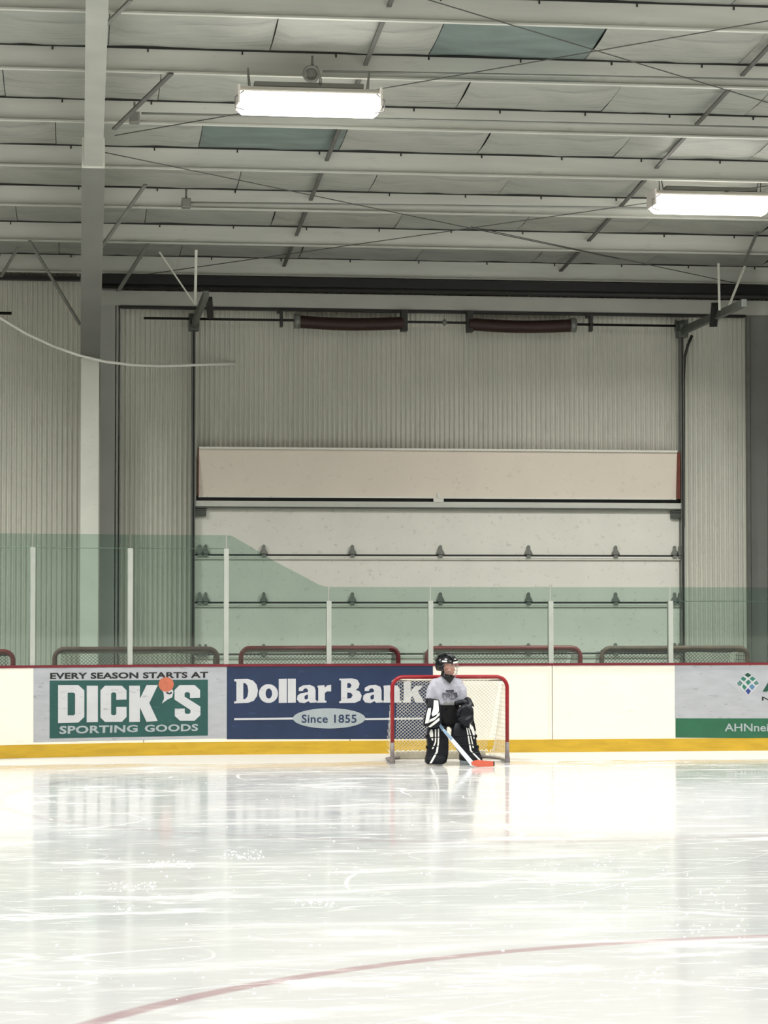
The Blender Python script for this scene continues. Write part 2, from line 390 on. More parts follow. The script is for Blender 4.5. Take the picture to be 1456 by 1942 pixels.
for Y in PY:
    z = zroof(Y)
    if pm is None:
        b = MB()
        prof = [(-.055, .018), (-.058, 0), (0, 0), (.004, .004), (.004, PH - .004), (.06, PH), (.06, PH + .004), (0, PH + .004), (-.004, PH), (-.004, .006), (-.052, .005), (-.052, .018)]
        b.loft([[Vector((x, p[0], p[1])) for p in prof] for x in (XL, XR)], True, False)
        pm = b.build('purlin', 'purlin', ceiling); pm.location = (0, Y, z); proto_p = pm
    else: copy_part(proto_p, (0, Y, z), ceiling)
    if cm is None:
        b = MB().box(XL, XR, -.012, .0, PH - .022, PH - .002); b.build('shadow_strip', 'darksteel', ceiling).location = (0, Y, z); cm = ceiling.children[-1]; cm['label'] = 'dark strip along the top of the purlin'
        b = MB()
        for q_ in range(40): b.box(-6 + q_ * .95, -5.985 + q_ * .95, -.02, 0, PH - .055, PH - .02)
        ck = b.build('insulation_clips', 'darksteel', ceiling, kind='stuff'); ck.location = (0, Y, z)
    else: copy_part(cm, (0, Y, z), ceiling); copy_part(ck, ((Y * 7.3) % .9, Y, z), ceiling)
# bolts in the purlin webs beside the frames
# insulation panels between purlins, each a sagging sheet
panels = {}
def ins_mesh(seed, wdt, dep):
    b = MB(); nx, ny = 10, 6; vs = []; fs = []
    for j in range(ny + 1):
        for i in range(nx + 1):
            u, v = i / nx, j / ny
            sag = .085 * math.sin(math.pi * v) * (1 + .5 * noise.noise(Vector((u * 3, v * 2, seed)))) + .015 * noise.noise(Vector((u * 6, v * 4, seed + 9))) - .0
            if i in (0, nx): sag *= .5
            vs.append((u * wdt, v * dep, SLOPE * -1 * v * dep - sag))
    for j in range(ny):
        for i in range(nx): a = j * (nx + 1) + i; fs.append((a, a + 1, a + nx + 2, a + nx + 1))
    b.add(vs, fs, True); return b
protos = []
PW = 1.62
for r in range(len(PY) - 1):
    y0, y1 = PY[r] + .065, PY[r + 1] - .005
    for c in range(-2, 8):
        x = -1.9 + c * PW + (r % 3) * .55
        key = (c + r * 3) % 4
        stain = (abs(y0 - 22.6) < .5 and c in (3,)) or (abs(y0 - 26.1) < .5 and c in (2,)) or (abs(y0 - 22.6) < .5 and c in (6,))
        if stain:
            o = ins_mesh(key + .5, PW - .008, 1.66).build('insulation_panel', 'insteal', ceiling, label='teal grey water-stained insulation panel')
        elif len(protos) < 4:
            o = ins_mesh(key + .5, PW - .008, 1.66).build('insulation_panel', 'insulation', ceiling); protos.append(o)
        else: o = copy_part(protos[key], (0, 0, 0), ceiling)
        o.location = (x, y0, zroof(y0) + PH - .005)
# far bays out of view
# bridging straps running up the slope under the insulation
def strap_line(p0, p1, off=.2):
    a, b = at_roof(*p0, up=off), at_roof(*p1, up=off)
    for r in range(len(PY) - 1):
        y0, y1 = PY[r] + .03, PY[r + 1] - .03
        def pt(Y): t = (Y - b.y) / (a.y - b.y); return Vector((b.x + (a.x - b.x) * t, Y, zroof(Y) + off))
        MB().bar(pt(y0), pt(y1), .045, .02).build('bridging_strap', 'strap', ceiling)
strap_line((720, 55), (540, 500), .14)
strap_line((1456, 90), (1063, 514), .14)

# ---- far wall: corrugated liner panels
wall = MB().box(XL, XR, YW + .06, YW + .2, -.1, 7.2).build('wall_far', 'liner', kind='structure', label='cream corrugated steel wall behind the rink')
PITCHW = .0678; NR = 13
b = MB(); N = NR * 8; rows = []
vs = []; fs = []
for i in range(N + 1):
    ph = i / 8 * 2 * math.pi
    d = .022 * max(-1, min(1, 1.35 * math.sin(ph)))
    vs += [(i * PITCHW / 8, -d, 0), (i * PITCHW / 8, -d, 6.55)]
fs = [(2 * i, 2 * i + 2, 2 * i + 3, 2 * i + 1) for i in range(N)]
b.add(vs, fs, True); wp = b.build('wall_panel', 'liner', wall)
WPW = NR * PITCHW
k0 = -6
wp.location = (k0 * WPW, YW, 0)
for k in range(k0 + 1, 22): copy_part(wp, (k * WPW, YW + (.004 if k % 2 else 0), 0), wall)
MB().box(XL - .2, XL, YN, YW, 0, 9).build('wall_left', 'backwall', kind='structure')
MB().box(XR, XR + .2, YN, YW, 0, 9).build('wall_right', 'backwall', kind='structure')
MB().box(XL, XR, YN - .2, YN, 0, 9).build('wall_back', 'backwall', kind='structure')

def zz(py, Y, px=800): return at(px, py, Y).z
def xx(px, Y, py=1000): return at(px, py, Y).x
# header: black track housing, dark pipe, pale fascia
x0, x1 = xx(190, 33), 22.0
zt, zb_ = zz(531, 32.85), zz(557, 32.85)
MB().box(x0, x1, 32.955, 33.16, zt, zroof(32.94) + .05).build('trim_9', 'fascia', kind='structure', label='pale strip above the black header')
hdr = empty('wind_header', (x0, 33, zt), 'long black header channel with dark grey pipe above the overhead door', 'beam')
MB().box(x0, x1, 32.82, 33.15, zb_ + .06, zt).build('channel', 'black', hdr)
MB().tube([(x0, 32.83, zb_ + .03), (x1, 32.83, zb_ + .03)], .036, 10).build('pipe', 'darksteel', hdr, label='dark grey pipe')
zf = zz(588, 33.0)
MB().box(x0, x1, 32.98, 33.15, zf, zb_ - .005).build('trim_1', 'fascia', kind='structure', label='pale grey steel fascia band below the black header')
MB().box(xx(225, 33), xx(1415, 33), 32.965, 33.1, zf - .035, zf - .002).build('trim_2', 'black', kind='structure', label='black strip along the lower edge of the grey fascia')
MB().box(XL, xx(150, 33), 33.0, 33.15, zz(523, 33, 60) - .05, zz(523, 33, 60)).build('trim_3', 'black', kind='structure', label='black strip at the top of the left corrugated wall')
# jamb trims
MB().box(xx(189, 33.05), xx(217, 33.05), 33.0, 33.16, 0, zz(545, 33)).build('trim_4', 'flatgrey', kind='structure', label='flat grey wall post right of the left column')
for n, (a, c) in enumerate(((219, 223), (226, 229))):
    MB().box(xx(a, 33.1), xx(c, 33.1), 33.06, 33.17, 0, zf).build('trim_%d' % (5 + n), 'flatgrey', kind='structure', label='narrow grey vertical corner strip at the left end of the liner wall')
MB().box(xx(1417, 33.1), xx(1422, 33.1), 33.06, 33.17, 0, zf).build('trim_7', 'greysteel', kind='structure', label='dark vertical strip beside the right column')
MB().box(xx(1424, 33.1), xx(1500, 33.1), 33.10, 33.17, 0, zf).build('trim_8', 'shade_grey', kind='structure', label='flat grey wall post behind the right column')

# ---- rigid steel frames
def frame(xc, label, right=False):
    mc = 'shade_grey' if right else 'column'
    fr = empty('steel_frame', (xc, 32.5, 0), label, 'steel frame', 'rigid roof frames')
    zk = zz(678, 32.4, 170); ysp = 26.5; zsp = zroof(ysp) - .32
    w1, w2 = .235, .2
    MB().box(xc - w1 / 2, xc + w1 / 2, 32.38, 32.40, 0, zk).build('column_flange', mc, fr, label='painted column face')
    MB().add([(xc - .006, 32.4, 0), (xc - .006, 32.95, 0), (xc - .006, 32.75, 6.2), (xc - .006, 32.4, zk), (xc + .006, 32.4, 0), (xc + .006, 32.95, 0), (xc + .006, 32.75, 6.2), (xc + .006, 32.4, zk)],
             [(0, 1, 2, 3), (7, 6, 5, 4), (0, 4, 5, 1), (1, 5, 6, 2), (2, 6, 7, 3), (3, 7, 4, 0)]).build('column_web', mc, fr)
    MB().bar((xc, 32.4, zk - .008), (xc, ysp, zsp - .008), w1 + .02, .016).build('haunch_flange', 'shade_grey', fr, label='grey sloping underside of the haunch')  # underside shade painted in by the darker grey
    yr = RIDGE; zr = zroof(yr) - .32
    MB().bar((xc, ysp, zsp - .008), (xc, yr, zr - .008), w2, .016).build('rafter_flange', 'rafter', fr)
    MB().add([(xc - .005, 32.4, zk), (xc - .005, ysp, zsp), (xc - .005, yr, zr), (xc - .005, yr, zroof(yr)), (xc - .005, 32.75, zroof(32.75)),
              (xc + .005, 32.4, zk), (xc + .005, ysp, zsp), (xc + .005, yr, zr), (xc + .005, yr, zroof(yr)), (xc + .005, 32.75, zroof(32.75))],
             [(0, 1, 2, 3, 4), (9, 8, 7, 6, 5), (0, 5, 6, 1), (1, 6, 7, 2), (2, 7, 8, 3), (3, 8, 9, 4), (4, 9, 5, 0)]).build('rafter_web', mc, fr)
    MB().box(xc - .125, xc + .125, ysp - .02, ysp + .02, zsp - .03, zsp + .3).build('splice_plate', 'column', fr, label='bolted splice plate')
    MB().box(xc - .16, xc + .16, 32.32, 32.98, 0, .03).build('base_plate', 'greysteel', fr)
    return fr
XC1 = at(170, 900, 32.4).x
XC2 = at(1457, 900, 32.4).x + .118
f1 = frame(XC1, 'left pale steel column and rafter rising through the whole picture')
f2 = frame(XC2, 'right steel column and rafter at the right edge of the picture', True)
def brace(p, q, fr, wd=.04, m='greysteel'):
    MB().bar(at(*p), at(*q), wd, .02).build('flange_brace', m, fr)
brace((325, 139, 24.2), (216, 245, 25.2), f1, .05, 'strap')
brace((276, 350, 28.2), (190, 472, 29.2), f1, .045)
brace((248, 0, 22.3), (196, 52, 22.6), f1, .045)
brace((280, 464, 31.15), (224, 552, 32.3), f1, .05)
brace((56, 457, 31.15), (152, 616, 32.3), f1, .04)
brace((34, 470, 31.15), (2, 524, 32.2), f1, .035)
brace((1410, 500, 31.15), (1440, 430, 30.9), f2, .04)

# ================================================================== OVERHEAD DOOR
YD = 33.08
door = empty('door_1', (xx(832, YD), YD, 0), 'large white sectional overhead door standing behind the rink glass', kind='structure')
dx0, dx1 = xx(369, YD), xx(1294, YD)
seams = [957, 1054.5, 1144, 1241]
zs = [zz(y, YD) for y in seams] + [zz(1337, YD), 0.0]
HX = [500, 668, 835, 1002, 1167]
hinge_mesh = None
for i in range(5):
    zt_, zb2 = zs[i], zs[i + 1]
    sec = MB().box(dx0, dx1, YD - .025, YD + .02, zb2 + .012, zt_ - .035).build('door_section', 'section', door)
    MB().box(dx0, dx1, YD - .055, YD + .02, zt_ - .050, zt_ - .006).box(dx0, dx1, YD - .064, YD - .02, zt_ - .030, zt_ - .004).build('section_rail', 'section', sec)
    MB().box(dx0, dx1, YD - .066, YD + .01, zb2 - .004, zb2 + .020).build('section_gap', 'darksteel', sec, label='dark shadow joint strip')
    if i == 0: continue
    # hinges straddle the rail at the top of this section
    for px in [379, 390] + HX + [1279, 1289]:
        x = xx(px, YD - .06, seams[i] - 12 if i < 4 else 1330)
        if px in (379, 390, 1279, 1289): s_ = .9
        else: s_ = 1.0
        yh = YD - .06
        vs2 = [(-.05, 0), (.05, 0), (.05, .03), (.022, .075), (.022, .11), (.008, .13), (-.008, .13), (-.022, .11), (-.022, .075), (-.05, .03)]
        zc = zt_ + .02
        b = MB(); n = len(vs2)
        b.add([(x + p[0] * s_, yh - .02, zc + p[1]) for p in vs2] + [(x + p[0] * s_, yh + .03, zc + p[1]) for p in vs2],
              [tuple(range(n)), tuple(range(2 * n - 1, n - 1, -1))] + [(j, n + j, n + (j + 1) % n, (j + 1) % n) for j in range(n)])
        b.box(x - .03, x + .03, yh - .03, yh + .03, zc - .035, zc - .005); b.tube([(x - .05, yh - .03, zc + .01), (x + .05, yh - .03, zc + .01)], .013, 6)
        b.build('hinge', 'greysteel', sec)
# strut along the top of the first section
MB().box(dx0, dx1, YD - .10, YD - .03, zs[0] - .045, zs[0] + .035, .01).build('strut', 'purlin', door, label='galvanised strut with pale upper edge')
MB().box(dx0, dx1, YD - .102, YD - .05, zs[0] - .064, zs[0] - .046).build('strut', 'trackgrey', door, label='dark lower lip of the strut')
for px in (379, 1283):
    x = xx(px, YD - .07); z = zz(974, YD)
    bb = MB().box(x - .085, x + .085, YD - .08, YD - .02, z - .05, z + .05, .008)
    bb.box(x - .075, x + .075, YD - .1, YD - .08, z + .03, z + .045).box(x - .075, x + .075, YD - .1, YD - .08, z - .045, z - .025)
    bb.build('roller_bracket', 'trackgrey', door)
# tan top section leaning in
tx0, tx1 = xx(376, 33), xx(1281, 33)
zt1, zt0 = zz(851, 32.95), zz(944, 33.0)
b = MB(); ya, yb = 32.90, 32.98
b.add([(tx0, ya, zt1), (tx1, ya, zt1), (tx1, yb, zt0), (tx0, yb, zt0), (tx0, ya + .05, zt1), (tx1, ya + .05, zt1), (tx1, yb + .05, zt0), (tx0, yb + .05, zt0)],
      [(0, 3, 2, 1), (4, 5, 6, 7), (0, 1, 5, 4), (1, 2, 6, 5), (2, 3, 7, 6), (3, 0, 4, 7)])
top = b.build('top_section', 'tansection', door, label='tan top door section tilted forward')
MB().box(tx0, tx1, ya - .03, ya + .05, zt1 - .03, zt1 + .0, .006).build('section_rail', 'section', top, label='pale top lip')
MB().box(tx0, tx1, yb - .012, yb + .02, zt0 - .01, zt0 + .012).build('section_rail', 'section', top)
MB().box(tx1 + .0, tx1 + .045, ya, yb + .06, zt0, zt1 - .02).build('edge_strip', 'rust', top, label='red-brown right end strip')
MB().box(tx0 - .012, tx0 - .0, ya, yb + .04, zt0, zt1 - .01).build('edge_strip', 'rust', top, label='thin dark left end strip')
MB().box(dx0 + .02, dx1, 33.04, 33.10, zs[0] + .02, zt0 + .01).build('gap_panel', 'black', door, label='black gap under the tan section')
xm = xx(831, 33); MB().box(xm - .07, xm + .07, 32.97, 33.02, zs[0] + .03, zt0 + .012).box(xm - .02, xm + .02, 32.955, 32.99, zt0 - .0, zt0 + .07).build('centre_bracket', 'section', door, label='pale bracket in the middle of the gap')
# tracks
ztr = zz(622, 33)
tracks = empty('door_track', (dx0, 33, ztr), 'steel lift tracks on both sides of the overhead door with overhead runs', 'door track')
for px, sgn in ((366, -1), (1293, 1)):
    x = xx(px, 33)
    MB().box(x - .02, x - .012, 32.94, 33.06, 0, ztr).box(x + .012, x + .02, 32.94, 33.06, 0, ztr).box(x - .03, x + .03, 33.04, 33.06, 0, ztr).build('vertical_track', 'greysteel', tracks)
    MB().box(x - .006, x + .006, 32.93, 32.95, 0, ztr).build('lift_cable', 'black' if sgn < 0 else 'darksteel', tracks)
    MB().box(x - .035, x + .035, 29.75, 33.0, ztr - .05, ztr + .05, .008).build('overhead_track', 'trackgrey', tracks)
    MB().box(x - .07, x + .07, 32.86, 33.05, ztr - .09, ztr + .14, .01).build('bearing_plate', 'trackgrey', tracks)
MB().box(xx(1293, 33) - .02, xx(1293, 33) + .09, 32.9, 33.0, ztr - .03, ztr + .16, .03).build('drum_guard', 'greysteel', tracks)
MB().bar(at(399, 601, 31.4), at(396, 566, 30.9), .085, .05).build('track_stop', 'black', tracks, label='black spring stop')
MB().bar(at(1352, 617, 31.2), at(1356, 577, 30.9), .10, .06).build('track_stop', 'black', tracks, label='black spring stop')
MB().bar(at(370, 578, 31.3), at(302, 478, 31.2), .035, .012).build('hanger_strap', 'column', tracks)
MB().bar(at(370, 578, 31.3), at(372, 474, 31.2), .035, .012).build('hanger_strap', 'column', tracks)
MB().bar(at(1380, 585, 30.6), at(1412, 505, 31.0), .03, .012).build('hanger_strap', 'column', tracks)
MB().bar(at(1364, 588, 30.7), at(1362, 500, 31.1), .03, .012).build('hanger_strap', 'column', tracks)
pts = [at(1312, 636, 32.9), at(1304, 655, 32.9), at(1298, 678, 32.95), at(1296, 720, 33.0), at(1296, 800, 33.03), at(1296, 1000, 33.03)]
MB().tube(pts, .02, 8).build('lift_cable', 'darksteel', tracks)
# torsion spring assembly
ysf = 32.86; zsf = zz(611, ysf)
shaft = empty('torsion_spring_shaft', (xx(700, ysf), ysf, zsf), 'black shaft with two rust-red torsion springs above the overhead door', 'spring shaft')
MB().tube([(xx(271, ysf), ysf, zsf), (xx(1306, ysf), ysf, zsf)], .017, 8).build('shaft', 'black', shaft)
for a, c in ((561, 764), (889, 1086)):
    xa, xb = xx(a, ysf), xx(c, ysf); n = 140; pts = []; rs = []
    for i in range(n + 1):
        t = i / n; pts.append((xa + (xb - xa) * t, ysf, zsf - .015 - .028 * math.sin(math.pi * t))); rs.append(.083 if i % 2 else .092)
    sp = MB().tube(pts, rs, 16).build('spring', 'spring', shaft)
    e = xa if a < 700 else xb
    MB().tube([(e - .03, ysf, zsf - .01), (e + .05, ysf, zsf - .01)], .1, 14).build('winding_cone', 'greysteel', sp)
    e = xb if a < 700 else xa
    MB().box(e - .03, e + .06, ysf - .06, ysf + .1, zsf - .13, zsf + .16, .01).build('spring_bracket', 'darksteel', shaft)
for px in (533, 1122):
    x = xx(px, ysf); MB().box(x - .018, x + .018, ysf - .03, ysf + .1, zsf - .09, zsf + .13).box(x - .055, x - .01, ysf, ysf + .14, zsf + .1, zsf + .15).tube([(x - .02, ysf, zsf), (x + .02, ysf, zsf)], .035, 10).build('spring_bracket', 'darksteel', shaft)
x = xx(843, ysf); MB().tube([(x - .035, ysf, zsf), (x - .02, ysf, zsf), (x, ysf, zsf), (x + .02, ysf, zsf), (x + .035, ysf, zsf)], [.02, .03, .055, .03, .02], 12).build('coupling', 'greysteel', shaft)
for px in (367, 1290):
    x = xx(px, ysf); MB().tube([(x - .06, ysf, zsf), (x - .055, ysf, zsf), (x - .05, ysf, zsf), (x + .05, ysf, zsf), (x + .055, ysf, zsf)], [.03, .09, .075, .065, .085], 14).build('cable_drum', 'trackgrey', shaft)
s2 = MB().tube([(-4.0, ysf, zz(594, ysf, 10)), (xx(22, ysf, 594), ysf, zz(594, ysf, 10))], .02, 8).build('torsion_spring_shaft', 'black')
tag(s2, 'short black shaft end on the corrugated wall at the left edge', 'spring shaft')

# ================================================================== ICE
ice = MB().box(XL + 3, XR - 3, 2.9, 29.1, -.006, 0.0).build('ice_sheet', 'ice', kind='structure', label='scuffed white rink ice with skate marks')
ice.name = 'floor_ice'

# ================================================================== BOARDS AND GLASS
YB = at_ice(853, 1428).y
S0 = xx(430, YB, 1430); RC = 8.5
def path(s, off, z):
    if s >= S0: return Vector((s, YB - off, z))
    a = (S0 - s) / RC
    return Vector((S0 - (RC - off) * math.sin(a), YB - RC + (RC - off) * math.cos(a), z))
def bpt(px, py):
    z = .6
    for _ in range(3):
        lo, hi = S0 - 10, S0 + 20
        for _ in range(36):
            m = (lo + hi) / 2
            if proj(path(m, 0, z))[0] < px: lo = m
            else: hi = m
        y0 = proj(path(lo, 0, 0))[1]; y1 = proj(path(lo, 0, 1))[1]; z = (py - y0) / (y1 - y0)
    return lo, z
def onboard(px, py, d):
    s, z = bpt(px, py); return path(s, d, z)
def sweep(mb, s0, s1, o0, o1, z0, z1, step=.35):
    n = max(1, int((min(s1, S0) - s0) / step)) if s0 < S0 else 0
    ss = [s0 + (min(s1, S0) - s0) * i / n for i in range(n + 1)] if n else [s0]
    if s1 > S0 or not n: ss.append(s1)
    rings = [[path(s, o0, z0), path(s, o1, z0), path(s, o1, z1), path(s, o0, z1)] for s in ss]
    return mb.loft(rings, True, False)
SMIN, SMAX = S0 - 13.3, 17.0
ZW = bpt(1100, 1262)[1]; ZK = bpt(1100, 1402)[1]
boards = empty('dasher_board', (S0, YB, 0), 'white rink dasher boards with yellow kickplate and maroon cap behind the goal', 'rink boards')
sj = bpt(1047, 1300)[0]
edges = [sj + 2.44 * k for k in range(-12, 8)]
edges = [SMIN] + [e for e in edges if SMIN + .3 < e < SMAX - .3] + [SMAX]
for a, c in zip(edges, edges[1:]):
    sweep(MB(), a + .004, c - .004, -.06, 0, ZK - .03, ZW).build('board_panel', 'board', boards)
    sweep(MB(), a, c, -.06, .012, 0, ZK).build('kickplate', 'kick', boards, label='yellow kickplate')
    sweep(MB(), a, c, -.13, .012, ZW, ZW + .028).build('cap_rail', 'cap', boards, label='maroon cap rail')
for px in (1042.5, 1049):
    s = bpt(px, 1300)[0]; sweep(MB(), s - .006, s + .006, 0, .008, ZK, ZW).build('joint_strip', 'board', boards)

def zc(pts, ox=0, oy=1180, k=3.033): return [(ox + x / k, oy + y / k) for x, y in pts]
def subd(poly, n=12):       # split the long edges so the sheet follows the curve
    out = []
    for i, p in enumerate(poly):
        q = poly[(i + 1) % len(poly)]
        m = n if abs(q[0] - p[0]) > 60 else 1
        out += [(p[0] + (q[0] - p[0]) * j / m, p[1] + (q[1] - p[1]) * j / m) for j in range(m)]
    return out
def strip_sheet(tl, tr, br_, bl, d0, d1, n=12):   # quad sheet following the boards, thick
    b = MB(); rings = []
    for i in range(n + 1):
        t = i / n; T = (tl[0] + (tr[0] - tl[0]) * t, tl[1] + (tr[1] - tl[1]) * t); B = (bl[0] + (br_[0] - bl[0]) * t, bl[1] + (br_[1] - bl[1]) * t)
        rings.append([onboard(*B, d0), onboard(*B, d1), onboard(*T, d1), onboard(*T, d0)])
    return b.loft(rings, True, False)
# -- banner 1
Z1 = lambda p: zc(p)
q = Z1([(192, 252), (1302, 248), (1302, 668), (192, 690)])
b1 = strip_sheet(*q, .001, .004).build('banner', 'sheet', boards, label='scuffed white sporting goods banner with green block')
q = Z1([(285, 336), (1195, 330), (1195, 652), (285, 668)])
strip_sheet(*q, .004, .006).build('green_block', 'teal', b1)
add_text(b1, 'inkblack', 'EVERY SEASON STARTS AT', Z1([(288, 291), (1197, 285), (1197, 320), (288, 328)]), onboard, .004, .0062, bold=.036, space=1.04)
D0, D1 = .006, .009
LET = [
 ([(333, 362), (450, 362), (484, 392), (484, 545), (450, 577), (333, 580)], [[(388, 405), (423, 405), (431, 413), (431, 527), (423, 536), (388, 536)]]),
 ([(498, 365), (562, 365), (562, 574), (498, 576)], []),
 ([(603, 365), (700, 365), (727, 392), (727, 445), (668, 447), (668, 410), (660, 404), (645, 404), (638, 411), (638, 528), (645, 535), (660, 535), (668, 528), (668, 487), (727, 487), (727, 545), (700, 573), (603, 574), (577, 548), (577, 392)], []),
 ([(742, 365), (804, 365), (804, 440), (842, 362), (907, 362), (858, 465), (906, 568), (842, 573), (804, 490), (804, 573), (742, 574)], []),
 ([(1032, 362), (1120, 362), (1150, 390), (1150, 435), (1092, 437), (1092, 410), (1085, 403), (1068, 403), (1061, 410), (1061, 428), (1152, 485), (1152, 535), (1118, 567), (1035, 567), (1005, 540), (1005, 497), (1062, 497), (1062, 520), (1069, 527), (1088, 527), (1095, 520), (1095, 505), (1003, 445), (1003, 390)], [])]
for poly, holes in LET:
    b = MB(); b.sheet(Z1(poly), [Z1(h) for h in holes], onboard, D0, D1); b.build('letter', 'letter', b1)
c = (955, 358); ball = [(c[0] + 44 * math.cos(t * .2618), c[1] + 42 * math.sin(t * .2618)) for t in range(24)]
MB().sheet(Z1([(930, 392), (990, 385), (997, 400), (990, 432), (962, 445), (930, 468), (943, 440), (940, 405)]), [], onboard, D0, D1).build('apostrophe', 'letter', b1)
MB().sheet(Z1([(952, 404), (966, 402), (972, 408), (985, 400), (990, 408), (975, 416), (960, 412)]), [], onboard, D1, D1 + .001).build('apostrophe', 'inkblack', b1, label='dark speck on the apostrophe')
MB().sheet(Z1(ball), [], onboard, D1, D1 + .002).build('ball_emblem', 'orange', b1, label='orange ball emblem')
for body, quad in (('SPORTING', [(342, 597), (792, 590), (790, 632), (340, 644)]), ('GOODS', [(832, 590), (1140, 585), (1138, 626), (832, 632)])):
    add_text(b1, 'oval', body, Z1(quad), onboard, D0, D1, bold=.03, space=1.05)
# -- banner 2
Z2 = lambda p: zc(p, 400, 1180, 2.912)
q = Z2([(87, 240), (1225, 238), (1225, 645), (87, 646)])
b2 = strip_sheet(*q, .001, .004).build('banner', 'navy', boards, label='navy blue bank banner with white lettering')
def ell(cx, cy_, rx, ry, n=24): return [(cx + rx * math.cos(2 * math.pi * t / n), cy_ + ry * math.sin(2 * math.pi * t / n)) for t in range(n)]
GA = ([(485, 362), (508, 349), (545, 346), (570, 356), (577, 375), (577, 430), (587, 434), (587, 443), (547, 445), (538, 436), (515, 447), (487, 443), (474, 426), (478, 404), (495, 393), (535, 386), (535, 373), (526, 365), (512, 368), (507, 380), (484, 380)], [[(524, 402), (535, 399), (535, 421), (525, 428), (516, 423), (516, 409)]])
sh = lambda g, d: ([(x + d, y) for x, y in g[0]], [[(x + d, y) for x, y in h] for h in g[1]])
WORD = [
 ([(128, 315), (200, 313), (232, 322), (252, 345), (259, 375), (254, 408), (236, 434), (205, 445), (128, 449), (128, 438), (140, 435), (140, 328), (128, 326)], [[(178, 336), (190, 337), (201, 350), (206, 380), (201, 410), (190, 424), (178, 425)]]),
 (ell(317, 394, 53, 52), [ell(319, 394, 18, 28)]),
 ([(374, 314), (419, 312), (419, 445), (374, 446)], []), ([(424, 312), (468, 312), (468, 444), (424, 445)], []), GA,
 ([(588, 350), (626, 348), (628, 362), (641, 349), (663, 346), (663, 382), (641, 382), (628, 391), (628, 432), (637, 434), (637, 444), (584, 445), (584, 435), (592, 433), (592, 362), (588, 360)], []),
 ([(708, 312), (778, 310), (808, 318), (820, 340), (814, 362), (798, 374), (820, 382), (832, 406), (824, 432), (795, 445), (708, 447), (708, 437), (718, 434), (718, 322), (708, 320)], [[(752, 336), (768, 337), (776, 349), (769, 362), (752, 364)], [(752, 388), (772, 390), (782, 404), (772, 420), (752, 422)]]),
 sh(GA, 364),
 ([(952, 350), (988, 348), (990, 361), (1006, 348), (1030, 350), (1042, 368), (1042, 432), (1052, 434), (1052, 444), (1002, 444), (1002, 384), (996, 376), (988, 384), (988, 434), (996, 435), (996, 444), (948, 444), (948, 434), (954, 432), (954, 362), (952, 360)], []),
 ([(1060, 314), (1102, 312), (1102, 385), (1126, 352), (1170, 350), (1142, 382), (1172, 434), (1182, 444), (1130, 444), (1112, 408), (1102, 420), (1102, 444), (1058, 444), (1058, 434), (1064, 432), (1064, 326), (1060, 324)], [])]
for poly, holes in WORD:
    MB().sheet(Z2(poly), [Z2(h) for h in holes], onboard, .004, .008).build('letter', 'letter', b2)
for x_, w_ in ((128, 340), (840, 330)):
    MB().sheet(Z2([(x_, 530), (x_ + w_, 526), (x_ + w_, 537), (x_, 541)]), [], onboard, .004, .007).build('white_line', 'letter', b2)
ov = [(652 + 200 * math.cos(t * math.pi / 20), 531 + 56 * math.sin(t * math.pi / 20)) for t in range(40)]
MB().sheet(Z2(ov), [], onboard, .0065, .0085).build('oval', 'oval', b2, label='pale oval reading Since 1855')
add_text(b2, 'navy', 'Since 1855', Z2([(500, 510), (803, 510), (803, 556), (500, 556)]), onboard, .0085, .010, bold=.016, space=1.05)
# -- banner 3
Z3 = lambda p: zc(p, 960, 1180, 2.935)
q = Z3([(937, 241), (1980, 244), (1980, 538), (937, 535)])
b3 = strip_sheet(*q, .001, .004, 4).build('banner', 'sheet', boards, label='grey white healthcare banner with diamond emblem')
q = Z3([(941, 535), (1980, 536), (1980, 650), (941, 642)])
strip_sheet(*q, .0012, .005, 4).build('green_band', 'adgreen', b3)
ZQ = lambda p: [(1356 + x / 11.42, 1250 + y / 11.42) for x, y in p]
cells = [('dgreen', [(628, 340), (700, 293), (780, 348), (708, 398)]), ('mgreen', [(540, 428), (600, 375), (672, 425), (620, 482)]), ('mgreen', [(735, 425), (795, 375), (875, 428), (805, 478)]),
 ('ggreen', [(468, 515), (532, 455), (590, 515), (545, 585), (490, 560)]), ('mgreen', [(650, 500), (715, 440), (775, 498), (705, 565)]), ('ggreen', [(825, 515), (890, 460), (950, 530), (870, 568)]),
 ('mgreen', [(578, 600), (610, 540), (680, 605), (630, 672)]), ('lblue', [(730, 595), (790, 535), (858, 600), (795, 672)]), ('dblue', [(655, 690), (708, 628), (770, 692), (712, 775)])]
MB().sheet(ZQ([(700, 272), (975, 530), (712, 800), (445, 525)]), [], onboard, .004, .005).build('emblem', 'letter', b3, label='white diamond ground')
for m_, poly in cells: MB().sheet(ZQ(poly), [], onboard, .005, .0065).build('emblem_tile', m_, b3)
add_text(b3, 'dgreen', 'AHN', ZQ([(1020, 370), (2400, 370), (2380, 705), (1020, 705)]), onboard, .004, .006, bold=.03)
add_text(b3, 'inkblack', 'Neighborhood', ZQ([(1008, 812), (2500, 812), (2500, 925), (1008, 925)]), onboard, .004, .006, bold=.02)
add_text(b3, 'oval', 'AHNneighborhood', ZQ([(200, 1395), (2420, 1395), (2420, 1620), (200, 1620)]), onboard, .005, .007, bold=.012)

